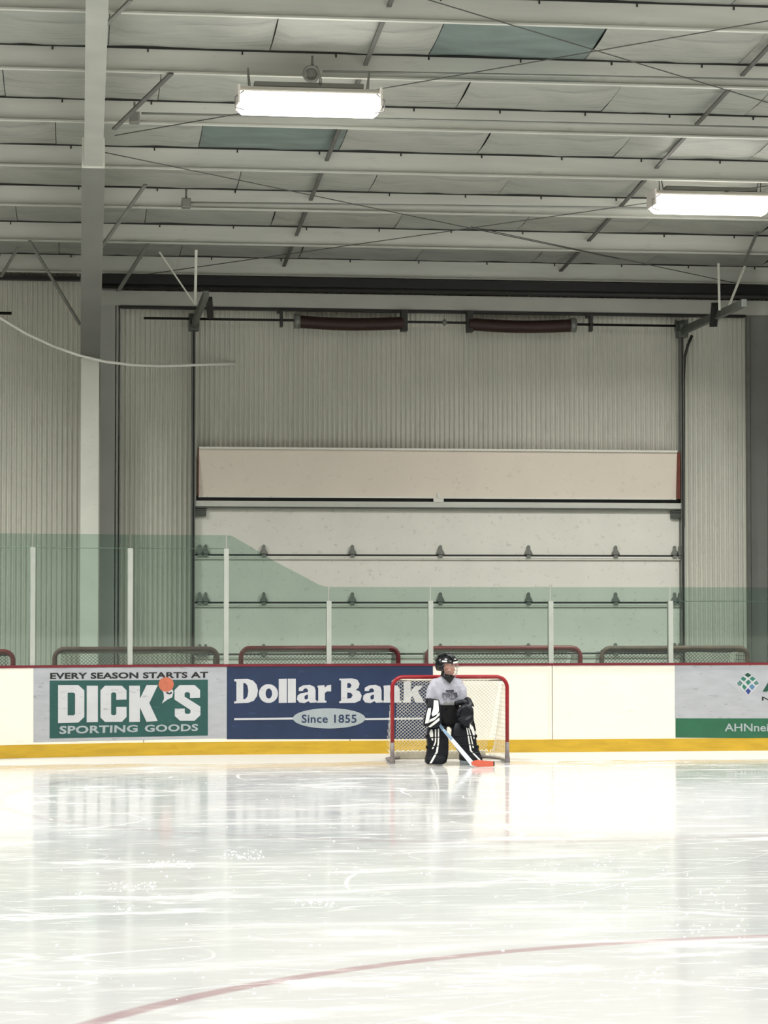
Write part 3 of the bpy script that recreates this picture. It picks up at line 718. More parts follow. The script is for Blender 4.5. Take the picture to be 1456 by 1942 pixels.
# -- glass
GO = -.045
posts = [-125, 62, 247, 429, 624, 817, 1045, 1272, 1500]
glass = empty('rink_glass', (S0, YB + .05, ZW), 'green tinted rink glass panes between white posts on top of the boards', 'rink glass')
ps = [bpt(p, 1200)[0] for p in posts]
ps = [ps[0] - 1.2 * k for k in range(8, 0, -1)] + ps + [ps[-1] + 1.45 * k for k in range(1, 5)]
nleft = 8 + 4
ZCAP = ZW + .028
def ztop(py, px):
    s = bpt(px, 1200)[0]; y0 = proj(path(s, GO, 0))[1]; y1 = proj(path(s, GO, 1))[1]; return (py - y0) / (y1 - y0)
ZT, ZS = ztop(1013, 250), ztop(1113, 900)
ZTP, ZSP = ztop(1039, 250), ztop(1139, 900)
for i, s in enumerate(ps):
    tall = i < nleft
    zt_ = ZTP if tall else ZSP
    c = [path(s + a, GO + d, 0) for a, d in ((-.028, .045), (.028, .045), (.028, -.03), (-.028, -.03))]
    MB().loft([[p + Vector((0, 0, ZCAP)) for p in c], [p + Vector((0, 0, zt_)) for p in c]], True, False).build('glass_post', 'post', glass)
gp = lambda s, d, z: path(s, d, z)
for i in range(len(ps) - 1):
    a, c = ps[i] + .006, ps[i + 1] - .006
    if i == nleft - 1:
        tops = [(a, ZT), (bpt(440, 1200)[0], ZT - .01), (bpt(475, 1200)[0], ztop(1036, 475)), (bpt(525, 1200)[0], ztop(1066, 525)), (bpt(571, 1200)[0], ztop(1090, 571)), (bpt(606, 1200)[0], ztop(1109, 606)), (c, ZS)]
        poly = [(a, ZCAP), (c, ZCAP)] + tops[::-1]
    else:
        z = ZT if i < nleft - 1 else ZS
        poly = [(a, ZCAP), (c, ZCAP), (c, z), (a, z)]
    b = MB(); b.sheet(poly, [], lambda u, v, d: path(u, d, v), GO - .006, GO + .006); b.build('glass_pane', 'glass', glass)
for sa, sb, z in ((ps[0], ps[nleft - 1], ZTP), (ps[-6], ps[-1], ZSP - .005)):
    n = 30; MB().tube([path(sa + (sb - sa) * i / n, GO - .012, z) for i in range(n + 1)], .004, 5).build('seal_line', 'post', glass)
# boards on the near side of the rink
nb = empty('dasher_board', (5, 2.85, 0), 'white dasher boards on the near side of the rink below the camera', 'rink boards')
MB().box(XL + 3, XR - 3, 2.78, 2.84, ZK, ZW).build('board_panel', 'board', nb)
MB().box(XL + 3, XR - 3, 2.78, 2.852, 0, ZK).build('kickplate', 'kick', nb)
MB().box(XL + 3, XR - 3, 2.74, 2.85, ZW, ZW + .028).build('cap_rail', 'cap', nb)

# ================================================================== GOALS
def arc_path(W, H, r, n=6):
    pts = [(-W / 2, 0)]
    for i in range(n + 1): a = math.pi / 2 * i / n; pts.append((-W / 2 + r - r * math.cos(a), H - r + r * math.sin(a)))
    for i in range(n + 1): a = math.pi / 2 * i / n; pts.append((W / 2 - r + r * math.sin(a), H - r + r * math.cos(a)))
    pts.append((W / 2, 0)); return pts
def goal(W, H, D, r, rc, mpipe, mnet, mesh, label, group=None, shelf=.35, wob=.02, cord=.0022, droop=0.0, full=True):
    g = empty('hockey_goal', (0, 0, 0), label, 'goal', group)
    MB().tube([(x, 0, z) for x, z in arc_path(W, H, rc)], r, 12).build('front_frame', mpipe, g)
    MB().tube([(-W / 2, 0, r), (-W / 2, D * .6, r), (-W / 2 + .18, D - .04, r), (-W / 2 + .35, D, r), (W / 2 - .35, D, r), (W / 2 - .18, D - .04, r), (W / 2, D * .6, r), (W / 2, 0, r)], r * .8, 8).build('base_frame', 'taped' if full else mpipe, g)
    Hs = H - .04; sd = D * shelf
    MB().tube([(-W / 2 + rc * .5, 0, Hs), (-W / 2 + rc * .6, sd * .7, Hs), (-W / 2 + rc + .1, sd, Hs), (W / 2 - rc - .1, sd, Hs), (W / 2 - rc * .6, sd * .7, Hs), (W / 2 - rc * .5, 0, Hs)], r * .55, 8).build('shelf_bar', mpipe if not full else 'taped', g)
    prof = [(0, H - .01), (sd, Hs - droop)] + [(sd + (D - .03 - sd) * t, Hs - (Hs - .04) * t) for t in (.25, .5, .75, 1)]
    L = [0]
    for p, q_ in zip(prof, prof[1:]): L.append(L[-1] + math.hypot(q_[0] - p[0], q_[1] - p[1]))
    def pr(v):
        for k in range(len(prof) - 1):
            if v <= L[k + 1] or k == len(prof) - 2:
                t = (v - L[k]) / (L[k + 1] - L[k]); return prof[k][0] + (prof[k + 1][0] - prof[k][0]) * t, prof[k][1] + (prof[k + 1][1] - prof[k][1]) * t
    w2 = W / 2 - .02
    def back(u, v):
        y, z = pr(v); q_ = noise.noise(Vector((u * 3, v * 3, H))) * wob; k = math.sin(math.pi * min(1, max(0, v / L[-1])))
        return Vector((u * (1 - .12 * v / L[-1]), y + q_ * k - .03 * k, z + q_ * k * .6))
    nb_ = MB()
    def cordline(pts):
        if len(pts) > 1: nb_.tube(pts, cord, 3, False, False)
    step = mesh
    n = int((2 * w2 + L[-1]) / step) + 1
    for sgn in (1, -1):
        for i in range(n):
            u0 = -w2 - L[-1] + i * step if sgn > 0 else -w2 + i * step
            pts = []; m = int(L[-1] / step)
            for j in range(m + 1):
                v = L[-1] * j / m; u = u0 + sgn * v
                if -w2 <= u <= w2: pts.append(back(u, v))
            cordline(pts)
    for side in (-1, 1):
        ns = int(D / step)
        for i in range(1, ns):          # uprights
            y = D * i / ns; zt_ = H
            for k in range(len(prof) - 1):
                if prof[k][0] <= y <= prof[k + 1][0]: zt_ = prof[k][1] + (prof[k + 1][1] - prof[k][1]) * (y - prof[k][0]) / (prof[k + 1][0] - prof[k][0] + 1e-6)
            cordline([Vector((side * (w2 - .12 * w2 * (1 - z_) * i / ns), y, .03 + (zt_ - .04) * z_)) for z_ in (0, .25, .5, .75, 1)])
        nz_ = int(H / step)
        for i in range(1, nz_):
            z = H * i / nz_; ym = D
            for k in range(1, len(prof) - 1):
                if prof[k + 1][1] <= z <= prof[k][1]: ym = prof[k][0] + (prof[k + 1][0] - prof[k][0]) * (prof[k][1] - z) / (prof[k][1] - prof[k + 1][1] + 1e-6)
            if z > prof[1][1]: ym = sd
            cordline([Vector((side * (w2 - .10 * w2 * t * (1 - z / H)), ym * t, z)) for t in (0, .33, .66, 1)])
    nb_.build('netting', mnet, g)
    if full:
        for side in (-1, 1):
            MB().tube([(side * W / 2, 0, 0), (side * W / 2, 0, .02), (side * W / 2, 0, .1), (side * W / 2, 0, .23)], [r * 1.5, r * 1.45, r * 1.12, r * 1.06], 12).build('post_sleeve', 'taped', g, label='grey taped foot of the post')
        MB().box(-W / 2 + .12, W / 2 - .12, D - .06, D - .01, 0.0, .09, .01).build('base_padding', 'skirt', g, label='pale base padding')
        m_ = int(W / .06)
        lb = MB()
        for i in range(m_): x = -W / 2 + .05 + i * (W - .1) / m_; lb.tube([(x, D - .05, .10), (x + .03, D - .06, .05), (x + .05, D - .05, .1)], .006, 4)
        lb.build('lacing', 'net', g)
    return g
gl, gr = at_ice(743, 1447), at_ice(963, 1446.5)
GW = (gr - gl).length; gc = (gl + gr) / 2; GH = (1447 - 1283) * gc.y / F * 1.0
g1 = goal(GW, GH, .80, .022, .12, 'redpipe', 'net', .046, 'small red goal with white netting standing on the ice around the goalie', shelf=.25, cord=.0026)
g1.location = gc
YG = F * 1.0 / 152.0
def stored(pxa, pxb, pyt, Yg, mp, mn, lab, first=None):
    xa, xb = at(pxa, 1235, Yg).x, at(pxb, 1235, Yg).x; H = zz(pyt, Yg, (pxa + pxb) / 2)
    g = goal(xb - xa, H, 1.0, .030, .11, mp, mn, .05, lab, 'full-size goals stored behind the boards', shelf=.45, wob=.04, full=False, droop=.02, cord=.003)
    g.location = ((xa + xb) / 2, Yg, 0)
stored(104, 412, 1231, 29.75, 'greypipe', 'netgrey', 'worn grey and red goal stored behind the sporting goods banner')
stored(457, 755, 1229, 29.75, 'darkred', 'netgrey', 'dark red goal stored behind the navy bank banner')
stored(809, 1100, 1229, 29.75, 'darkred', 'netgrey', 'dark red goal stored behind the goalie and the plain white boards')
stored(1141, 1417, 1229, 29.9, 'brownpipe', 'netdark', 'worn brown goal with black netting stored at the right')
stored(-270, 25, 1236, 29.75, 'darkred', 'netdark', 'dark red goal cut off by the left edge')

# ================================================================== HIGH-BAY LIGHTS
ld = bpy.data.lights.new('lamp', 'AREA'); ld.shape = 'RECTANGLE'; ld.size = 1.25; ld.size_y = .34; ld.energy = LAMP_W; ld.spread = math.radians(150); ld.color = (1.0, .99, .96)
def fixture():
    f = empty('high_bay_light', (0, 0, 0), 'x', 'ceiling light', 'high-bay fixtures under the roof')
    L_, Wd = 1.42, .40
    # angled reflector housing, open below
    b = MB(); h = L_ / 2
    prof = [(-Wd / 2 + .03, .035), (-Wd / 2 + .04, .055), (-.10, .10), (.10, .10), (Wd / 2 - .04, .055), (Wd / 2 - .03, .035)]
    b.loft([[Vector((x, p[0], p[1])) for p in prof] for x in (-h, h)], True, False); b.build('housing', 'fixture', f)
    lp = [(-Wd / 2 + .02, .033), (-Wd / 2, -.02), (-Wd / 2 + .02, -.10), (-.09, -.155), (.09, -.155), (Wd / 2 - .02, -.10), (Wd / 2, -.02), (Wd / 2 - .02, .033)]
    k = .96
    b = MB(); b.loft([[Vector((x * s, p[0] * kk, p[1] * kk2)) for p in lp] for x, s, kk, kk2 in ((-h, .99, .93, .8), (-h, .93, 1, 1), (h, .93, 1, 1), (h, .99, .93, .8))], True, False); b.build('lens', 'lens', f, label='glowing white lens')
    for sx in (-1, 1):
        e = MB(); e.box(sx * h - .012, sx * h + .012, -Wd / 2 - .01, Wd / 2 + .01, -.09, .10, .006); e.build('end_cap', 'fixture', f)
        e = MB(); e.tube([(sx * (h - .05), -Wd / 2, .03), (sx * (h + .035), -Wd / 2 + .02, -.03), (sx * (h + .03), -Wd / 2 + .03, -.13), (sx * (h - .06), -Wd / 2 + .05, -.15)], .008, 6)
        e.build('wire_guard', 'cage', f)
        e = MB()
        for yy in (-.1, .1): e.bar((sx * (h - .12), yy, .09), (sx * (h - .10), yy * .3, .30), .012, .006)
        e.build('hanger', 'ballast', f)
    MB().box(-.55, .55, -.07, .07, .11, .16, .01).build('ballast_box', 'ballast', f)
    lo = bpy.data.objects.new('lamp', ld); COL.objects.link(lo); lo.parent = f; lo.location = (0, 0, -.17)
    return f
P1, P2 = at(585, 189, 24.0), at(1346, 381, 28.0)
fx = fixture(); fx.location = P1; fx['label'] = 'lit white high-bay light at upper left of the frame near the left column'
copy_thing(fx, P2, 'lit white high-bay light at right edge lower down near the overhead door')
BX = (P2.x - P1.x) * 2
for row, (Y, x0_) in enumerate(((24.0, P1.x), (28.0, P2.x), (16.0, P1.x), (20.0, P2.x), (8.0, P1.x), (12.0, P2.x), (4.5, P2.x))):
    for k in (-1, 0, 1):
        X = x0_ + k * BX
        if (Y in (24.0, 28.0) and k == 0) or X < XL + 4 or X > XR - 4: continue
        px, py = proj((X, Y, 6.8))
        if Y > 18 and -120 < px < 1580 and -40 < py: continue
        zr_ = min(zroof(Y), zroof(2 * RIDGE - Y)) - .28
        copy_thing(fx, (X, Y, zr_), 'lit high-bay light under the roof outside the picture, %s of row %s' % ({-1: 'left', 0: 'middle', 1: 'right'}[k], ('nearest the wall', 'above the boards', 'third', 'second', 'fifth', 'fourth', 'over the near boards')[row]))

# conduits and junction boxes
def conduit(box, p, q_, Y, label):
    c = empty('conduit_run', at(*box, Y), label, 'conduit', 'thin conduits along the roof')
    bx = at(*box, Y)
    MB().tube([at(*p, Y), at(*q_, Y)], .013, 6).build('pipe', 'conduit', c)
    b = MB(); b.box(bx.x - .055, bx.x + .055, Y - .06, Y + .06, bx.z - .07, bx.z + .05, .012); b.tube([(bx.x, Y, bx.z + .05), (bx.x, Y, bx.z + .16)], .012, 6); b.build('junction_box', 'ballast', c)
    return c
c1 = conduit((592, 136), (612, 135), (1500, 152), 24.0, 'thin conduit ending in a round box above the left light')
t_ = 2 * math.pi / 16
MB().tube([at(590 + 14 * math.cos(t_ * i), 140 + 14 * math.sin(t_ * i), 23.9) for i in range(17)] + [at(608, 150, 23.9), at(607, 164, 23.95)], .014, 6).build('flex_loop', 'ballast', c1, label='looped flexible cable')
conduit((255, 222), (268, 215), (1500, 243), 25.6, 'thin conduit ending in a box beside the left rafter')
conduit((353, 384), (356, 384), (1500, 398), 29.2, 'thin conduit high above the overhead door')
# brace rods
def rod(p, q_, label, up=-.02, r=.006):
    a, b_ = at_roof(*p, up=up), at_roof(*q_, up=up)
    o = MB().tube([a, b_], r, 6).build('brace_rod', 'strap'); tag(o, label, 'brace rod', 'diagonal roof brace rods')
rod((218, 257), (1500, 32), 'thin rod crossing the roof from the left rafter up to the right edge', -.06)
rod((800, -4), (1500, 208), 'thin rod slanting down from the top edge to the right')
rod((198, 289), (1173, 491), 'thin rod slanting down from the left rafter above the door', -.05)
rod((265, 522), (1500, 346), 'thin rod rising to the right light from above the door', -.08)
rod((893, 430), (1445, 548), 'thin rod ending above the right track')
# drooping cable
pts = [(-160, 480), (-70, 552), (0, 603), (50, 633), (100, 656), (150, 674), (200, 686), (250, 692), (300, 694), (350, 693), (400, 691), (445, 690)]
cp3 = []
for i, (px, py) in enumerate(pts):
    Y = 32.2 if px <= 200 else 32.2 + (33.12 - 32.2) * (px - 200) / 245
    cp3.append(at(px, py, Y))
cb = MB().tube(cp3, .019, 8).build('drooping_cable', 'whitewire'); tag(cb, 'white cable drooping in front of the left column and corrugated wall', 'cable')

# ================================================================== GOALIE
K0 = at_ice(855, 1450)
KS = F / (K0 - CAM).dot(FWD) * 4.853      # zoomed pixels per metre
def KP(zx, zy, y=0.0): return Vector(((zx - 752) / KS, y, (1165 - zy) / KS))
person = empty('person', (0, 0, 0), 'child goalie in grey jersey, black helmet and black leg pads standing before the net', 'person')
def remesh(mbs, name, m, voxel, parent, smooth=2, label=None, sol=None):
    o = mbs.build(name, m, None)
    if sol: d = o.modifiers.new('s', 'SOLIDIFY'); d.thickness = sol; d.offset = -1
    else:
        d = o.modifiers.new('r', 'REMESH'); d.mode = 'VOXEL'; d.voxel_size = voxel; d.use_smooth_shade = True
        if smooth: e = o.modifiers.new('sm', 'SMOOTH'); e.iterations = smooth; e.factor = .5
    dg = bpy.context.evaluated_depsgraph_get(); me = bpy.data.meshes.new_from_object(o.evaluated_get(dg))
    old = o.data; o.modifiers.clear(); o.data = me; bpy.data.meshes.remove(old); me.name = name
    me.polygons.foreach_set('use_smooth', [True] * len(me.polygons)); o.parent = parent; tag(o, label); WL[o.name] = Vector(); return o
def chain(mb, pts, rs, n=14):
    """capsule limb: tapered tubes with balls at the joints"""
    mb.tube(pts, rs, n)
    for p, r in zip(pts, rs): mb.ball(p, r, n, 9)
HC = KP(712, 262, -.03); HR = Matrix.Rotation(math.radians(52), 3, 'Z'); TILT = Matrix.Rotation(math.radians(4), 3, 'X')
def hp(x, y, z): return HC + HR @ (TILT @ Vector((x, y, z)))
def xf(mb, fn): mb.v = [fn(*v) for v in mb.v]; return mb
# --- body (one surface): head with jaw, nose and ears, neck, trunk, arms, legs
body = MB()
h = MB(); h.ball((0, .01, .015), (.074, .088, .088), 24, 16); h.ball((0, -.022, -.045), (.055, .058, .055), 20, 12); h.ball((0, -.062, -.078), (.022, .02, .018), 12, 8)
h.tube([(0, -.078, .005), (0, -.088, -.018), (0, -.098, -.032)], [.008, .010, .013], 10); h.ball((0, -.094, -.032), .013, 10, 8)
for sx in (-1, 1):
    h.ball((sx * .040, -.055, -.035), (.022, .022, .020), 12, 8); h.ball((sx * .076, .012, -.015), (.009, .018, .026), 10, 8); h.ball((sx * .03, -.072, .028), (.022, .012, .008), 10, 8)
h.ball((0, -.082, -.056), (.020, .010, .006), 10, 6); h.ball((0, -.080, -.068), (.017, .009, .006), 10, 6)
xf(h, hp); body.v += h.v; body.f += h.f; body.sm += h.sm; 
# fix face indices of the head block (it is first, so no offset is needed)
nk = KP(708, 350)
chain(body, [HC + Vector((-.005, .02, -.03)), nk + Vector((0, .01, .0)), KP(705, 400, .01)], [.045, .045, .055])
chain(body, [KP(705, 410, .01), KP(705, 480, 0), KP(708, 600, .01), KP(712, 720, .02)], [.085, .105, .098, .10])
SHL, SHR = KP(590, 425, .0), KP(835, 425, .0)
EL, ER = KP(555, 570, -.01), KP(886, 572, .0)
WL_, WR_ = KP(588, 745, -.13), KP(868, 650, -.135)
chain(body, [KP(700, 420), SHL, EL, WL_], [.06, .045, .034, .022]); chain(body, [KP(715, 420), SHR, ER, WR_], [.06, .045, .034, .022])
HL_, HRR = KP(650, 730, .02), KP(785, 730, .02)
chain(body, [HL_, KP(608, 900, -.03), KP(600, 1105, .02)], [.075, .048, .03]); chain(body, [HRR, KP(850, 900, -.03), KP(905, 1100, .02)], [.075, .048, .03])
for an in (KP(600, 1120, .0), KP(912, 1115, .0)): chain(body, [an + Vector((0, .03, .0)), an + Vector((0, -.07, -.005))], [.026, .02])
# hands: palm, four curled fingers and a thumb each
def hand(w_, d, curl, side):
    d = Vector(d).normalized(); c = Vector(curl).normalized(); n = d.cross(c).normalized()
    chain(body, [w_, w_ + d * .03, w_ + d * .055], [.018, .024, .022], 10)
    for i, (L_, o_) in enumerate(((.040, -.024), (.046, -.008), (.043, .008), (.034, .023))):
        p = w_ + d * .055 + n * o_; q1 = p + d * L_ * .5 + c * .004; q2 = q1 + (c * .9 + d * .3) * L_ * .5; q3 = q2 + (c * .6 - d * .7) * L_ * .4
        chain(body, [p, q1, q2, q3], [.0085, .008, .0075, .007], 8)
    p = w_ + d * .02 - n * .022 * side; chain(body, [p, p - n * .018 * side + d * .02 + c * .008, p - n * .010 * side + d * .035 + c * .026], [.010, .009, .008], 8)
hand(WL_, (.35, -.2, -.9), (.5, -.7, .1), 1); hand(WR_, (-.2, -.5, -.8), (0, -1, 0), -1)
bo = remesh(body, 'body', 'skin', .0062, person, 1)
for sx in (-1, 1):
    b = MB().ball((sx * .030, -.080, .006), (.010, .006, .0065), 10, 7); xf(b, hp).build('eye', 'stripe', person)
    b = MB().ball((sx * .031, -.085, .006), (.005, .003, .005), 8, 6); xf(b, hp).build('pupil', 'eye', person)
    b = MB().tube([(sx * .018, -.084, .022), (sx * .032, -.083, .026), (sx * .046, -.074, .021)], .003, 6); xf(b, hp).build('eyebrow', 'hair', person)
b = MB().ball((0, -.090, -.057), (.018, .006, .0035), 12, 6).ball((0, -.088, -.065), (.015, .006, .004), 12, 6); xf(b, hp).build('mouth', 'lip', person)
# --- helmet
def shell(rx, ry, rz, c, keep, nu=36, nv=26):
    g = {}; vs = []; fs = []
    for j in range(nv + 1):
        for i in range(nu):
            t = math.pi * j / nv; p = 2 * math.pi * i / nu
            g[j, i] = len(vs); vs.append(Vector((c[0] + rx * math.sin(t) * math.sin(p), c[1] - ry * math.sin(t) * math.cos(p), c[2] + rz * math.cos(t))))
    for j in range(nv):
        for i in range(nu):
            f = (g[j, i], g[j, (i + 1) % nu], g[j + 1, (i + 1) % nu], g[j + 1, i]); m = sum((vs[k] for k in f), Vector()) / 4
            if keep(m): fs.append(f)
    return MB().add(vs, fs, True)
b = shell(.108, .128, .118, (0, .012, .015), lambda p: p.z > .038 or (p.y > .0 and p.z > -.050 and not (p.y < .03 and -.055 < p.z < -.012)) )
hel = remesh(xf(b, hp), 'helmet', 'helmet', 0, person, 0, 'black hockey helmet', sol=.010)
b = MB()
for x in (-.035, 0, .035): b.tube([(x, -.108, .066), (x * 1.1, -.06, .118), (x, .01, .135), (x, .09, .112), (x, .130, .05)], [.007, .010, .010, .010, .007], 6)
xf(b, hp).build('helmet_ridge', 'helmet', hel)
for (p, q_, w_) in (((-.109, .004, .058), (-.098, -.050, .060), .016), ((-.05, -.107, .050), (.01, -.123, .058), .018), ((-.03, -.105, .090), (.0, -.108, .088), .010)):
    b = MB().bar(p, q_, .008, w_); xf(b, hp).build('helmet_mark', 'stripe', hel, label='white mark')
b = MB().tube([(-.098, .03, -.03), (-.088, -.01, -.075), (-.05, -.05, -.108), (0, -.066, -.115), (.05, -.05, -.108), (.088, -.01, -.075), (.098, .03, -.03)], .007, 8); xf(b, hp).build('chin_strap', 'helmet', hel)
b = MB().tube([(-.1, -.01, .03), (-.098, -.005, -.02), (-.086, -.012, -.07)], .009, 8).ball((-.098, .02, -.02), (.010, .022, .026), 12, 8); xf(b, hp).build('ear_guard', 'helmet', hel)
b = MB()
def cg(a, z):    # point on the cage surface
    k = 1 - (max(0, -.02 - z) / .14) ** 2 * .35
    return (.100 * math.sin(a) * k, .0 - .128 * math.cos(a) * k, z)
for z in (.035, -.005, -.04, -.075, -.105): b.tube([cg(math.radians(t), z) for t in range(-80, 81, 16)], .0015, 5)
for t in (-78, -50, -25, 0, 25, 50, 78): b.tube([cg(math.radians(t), z) for z in (.035, 0, -.03, -.06, -.09, -.118)], .0015, 5)
xf(b, hp).build('face_cage', 'cage', hel, label='silver wire face cage')
# --- neck guard, jersey
b = MB(); b.loft([[nk + Vector((math.cos(t * .3927) * r, math.sin(t * .3927) * r * .9 + .008, z)) for t in range(16)] for z, r in ((.045, .052), (.02, .056), (-.01, .066), (-.035, .082))], True, True)
b.sheet([(652, 348), (704, 352), (774, 348), (728, 418)], [], lambda u, v, d: KP(u, v, d), -.06, -.126)
b.build('neck_guard', 'helmet', person)
def ellr(c, rx, ry, n=28, p=2.3):
    out = []
    for i in range(n):
        a = 2 * math.pi * i / n; ca, sa = math.cos(a), math.sin(a)
        out.append(c + Vector((rx * math.copysign(abs(ca) ** (2 / p), ca), ry * math.copysign(abs(sa) ** (2 / p), sa), 0)))
    return out
b = MB()
b.loft([ellr(KP(cx, zy, .0), hw / KS, d) for cx, zy, hw, d in ((710, 352, 50, .055), (710, 372, 92, .075), (710, 400, 140, .092), (710, 440, 150, .104), (710, 500, 140, .108), (712, 560, 128, .112), (714, 598, 120, .116), (716, 618, 110, .110))], True, True)
chain(b, [KP(608, 415), KP(575, 480, -.005), KP(562, 545, -.01)], [.055, .060, .058]); chain(b, [KP(815, 415), KP(848, 480, -.005), KP(858, 560, -.01)], [.055, .060, .056])
b.v = [v + Vector((0, -.010 * noise.noise(Vector((v.x * 14, 3, v.z * 9))), 0)) for v in b.v]
je = remesh(b, 'jersey', 'jersey', .008, person, 2)
# wrinkles as real relief
for v in je.data.vertices:
    q_ = v.co; a = noise.noise(Vector((q_.x * 22 + q_.z * 9, 1.3, q_.z * 7))); v.co.y += .012 * a * (1 if q_.y < 0 else -1); v.co.x += .004 * noise.noise(Vector((q_.x * 9, 5, q_.z * 30)))
crest = MB()
for poly in ([(690, 478), (760, 474), (764, 490), (692, 492)], [(660, 500), (690, 505), (700, 545), (680, 560), (655, 530)], [(740, 505), (790, 498), (800, 540), (770, 552), (728, 556), (750, 530)], [(700, 515), (724, 508), (728, 530), (712, 548)]):
    crest.sheet(poly, [], lambda u, v, d: KP(u, v, d), -.131, -.100)
crest.build('crest', 'crest', je, label='faded dark crest on the chest')
MB().bar(KP(668, 604, -.125), KP(765, 600, -.128), .010, .022).build('hem_tag', 'greysteel', je, label='pale grey strip at the hem')
# --- pants
b = MB()
b.loft([ellr(KP(cx, zy, .01), hw / KS, d) for cx, zy, hw, d in ((716, 590, 102, .100), (716, 640, 118, .118), (718, 720, 130, .125), (718, 780, 128, .12), (718, 815, 110, .10))], True, True)
chain(b, [KP(655, 740, .0), KP(628, 870, -.02)], [.098, .082]); chain(b, [KP(790, 740, .0), KP(838, 860, -.02)], [.098, .082])
remesh(b, 'pants', 'pants', .010, person, 3)
for v in bpy.data.objects['pants'].data.vertices:
    q_ = v.co; v.co.y += .010 * noise.noise(Vector((q_.x * 16, 2, q_.z * 12)))
# --- leg pads
def lerp(a, b_, t): return a + (b_ - a) * t
def leg_pad(st, stripes, label, tone):
    b = MB(); rings = []
    def prof(zy):
        for p, q_ in zip(st, st[1:]):
            if p[0] <= zy <= q_[0]:
                t = (zy - p[0]) / (q_[0] - p[0]); return [lerp(p[i], q_[i], t) for i in range(5)]
        return st[-1] if zy > st[-1][0] else st[0]
    def ring(s):
        zy, xl, xr, yf, dp = s; cx, hw = (xl + xr) / 2, (xr - xl) / 2; out = []
        for u, v in ((-1, .95), (-1, .5), (-1, .22), (-.93, .06), (-.7, 0), (-.3, -.03), (.3, -.03), (.7, 0), (.93, .06), (1, .22), (1, .5), (1, .95), (.6, 1), (0, 1), (-.6, 1)):
            out.append(KP(cx + hw * u, zy, yf + dp * v))
        return out
    zs_ = []; z0, z1 = st[0][0], st[-1][0]; n = 22
    for i in range(n + 1): rings.append(ring([z0 + (z1 - z0) * i / n] + prof(z0 + (z1 - z0) * i / n)[1:]))
    b.loft(rings, True, True); pad = b.build('leg_pad', 'padblack', person, label=label)
    for zy in tone:       # horizontal roll seams at knee and shin
        p = prof(zy); cx, hw = (p[1] + p[2]) / 2, (p[2] - p[1]) / 2
        MB().tube([KP(cx + hw * u, zy + 10 * u * u, p[3] - .004 + .02 * u * u * p[4]) for u in (-.9, -.5, 0, .5, .9)], .008, 6).build('pad_roll', 'padblack', pad)
    for line in stripes:
        vs = []; 
        fine = []
        for a, c in zip(line, line[1:]):
            m = max(1, int(abs(c[1] - a[1]) / 18))
            fine += [[lerp(a[k], c[k], t / m) for k in range(3)] for t in range(m)]
        fine.append(list(line[-1])); rings2 = []
        for x, zy, w_ in fine:
            p = prof(zy); cx, hw = (p[1] + p[2]) / 2, (p[2] - p[1]) / 2
            def yy(xx_): u = abs(xx_ - cx) / hw; return p[3] + p[4] * (-.03 if u < .3 else lerp(-.03, 0, (u - .3) / .4) if u < .7 else lerp(0, .06, min(1, (u - .7) / .23)) if u < .93 else .08)
            rings2.append([KP(x - w_ / 2, zy, yy(x - w_ / 2) - .006), KP(x + w_ / 2, zy, yy(x + w_ / 2) - .006), KP(x + w_ / 2, zy, yy(x + w_ / 2) + .012), KP(x - w_ / 2, zy, yy(x - w_ / 2) + .012)])
        MB().loft(rings2, True, False).build('pad_stripe', 'stripe', pad, label='white stripe')
    for zy in (900, 1000):
        p = prof(zy); sx = p[1] if p[1] < 700 else p[2]; sg = -1 if p[1] < 700 else 1
        MB().box(*sorted((KP(sx, 0).x, KP(sx + sg * 12, 0).x)), p[3] + .03, p[3] + p[4], KP(0, zy + 14).z, KP(0, zy - 14).z, .004).build('buckle', 'pants', pad)
    return pad
leg_pad([(800, 530, 690, -.15, .09), (860, 518, 700, -.165, .10), (920, 515, 710, -.175, .11), (1000, 522, 712, -.165, .11), (1060, 512, 710, -.16, .11), (1110, 500, 700, -.175, .13), (1140, 503, 688, -.18, .14), (1152, 515, 665, -.17, .12)],
        [[(552, 835, 14), (548, 870, 34), (552, 905, 26), (560, 935, 8)], [(588, 832, 12), (586, 950, 13), (560, 1012, 13)], [(616, 828, 12), (612, 960, 14), (600, 1040, 18), (540, 1142, 20)]], 'left black leg pad with three white stripes', (905, 985, 1062))
leg_pad([(775, 775, 935, -.12, .09), (830, 750, 952, -.15, .10), (900, 742, 966, -.165, .11), (980, 770, 975, -.16, .11), (1040, 808, 1000, -.155, .11), (1095, 850, 1024, -.17, .13), (1125, 880, 1028, -.175, .14), (1145, 905, 1010, -.165, .12)],
        [[(905, 782, 12), (922, 815, 34), (940, 860, 24), (945, 925, 6)], [(890, 800, 9), (915, 900, 10), (938, 1005, 12)], [(876, 808, 10), (898, 940, 13), (914, 1030, 16), (1002, 1122, 18)]], 'right black leg pad with three white stripes', (890, 975, 1050))
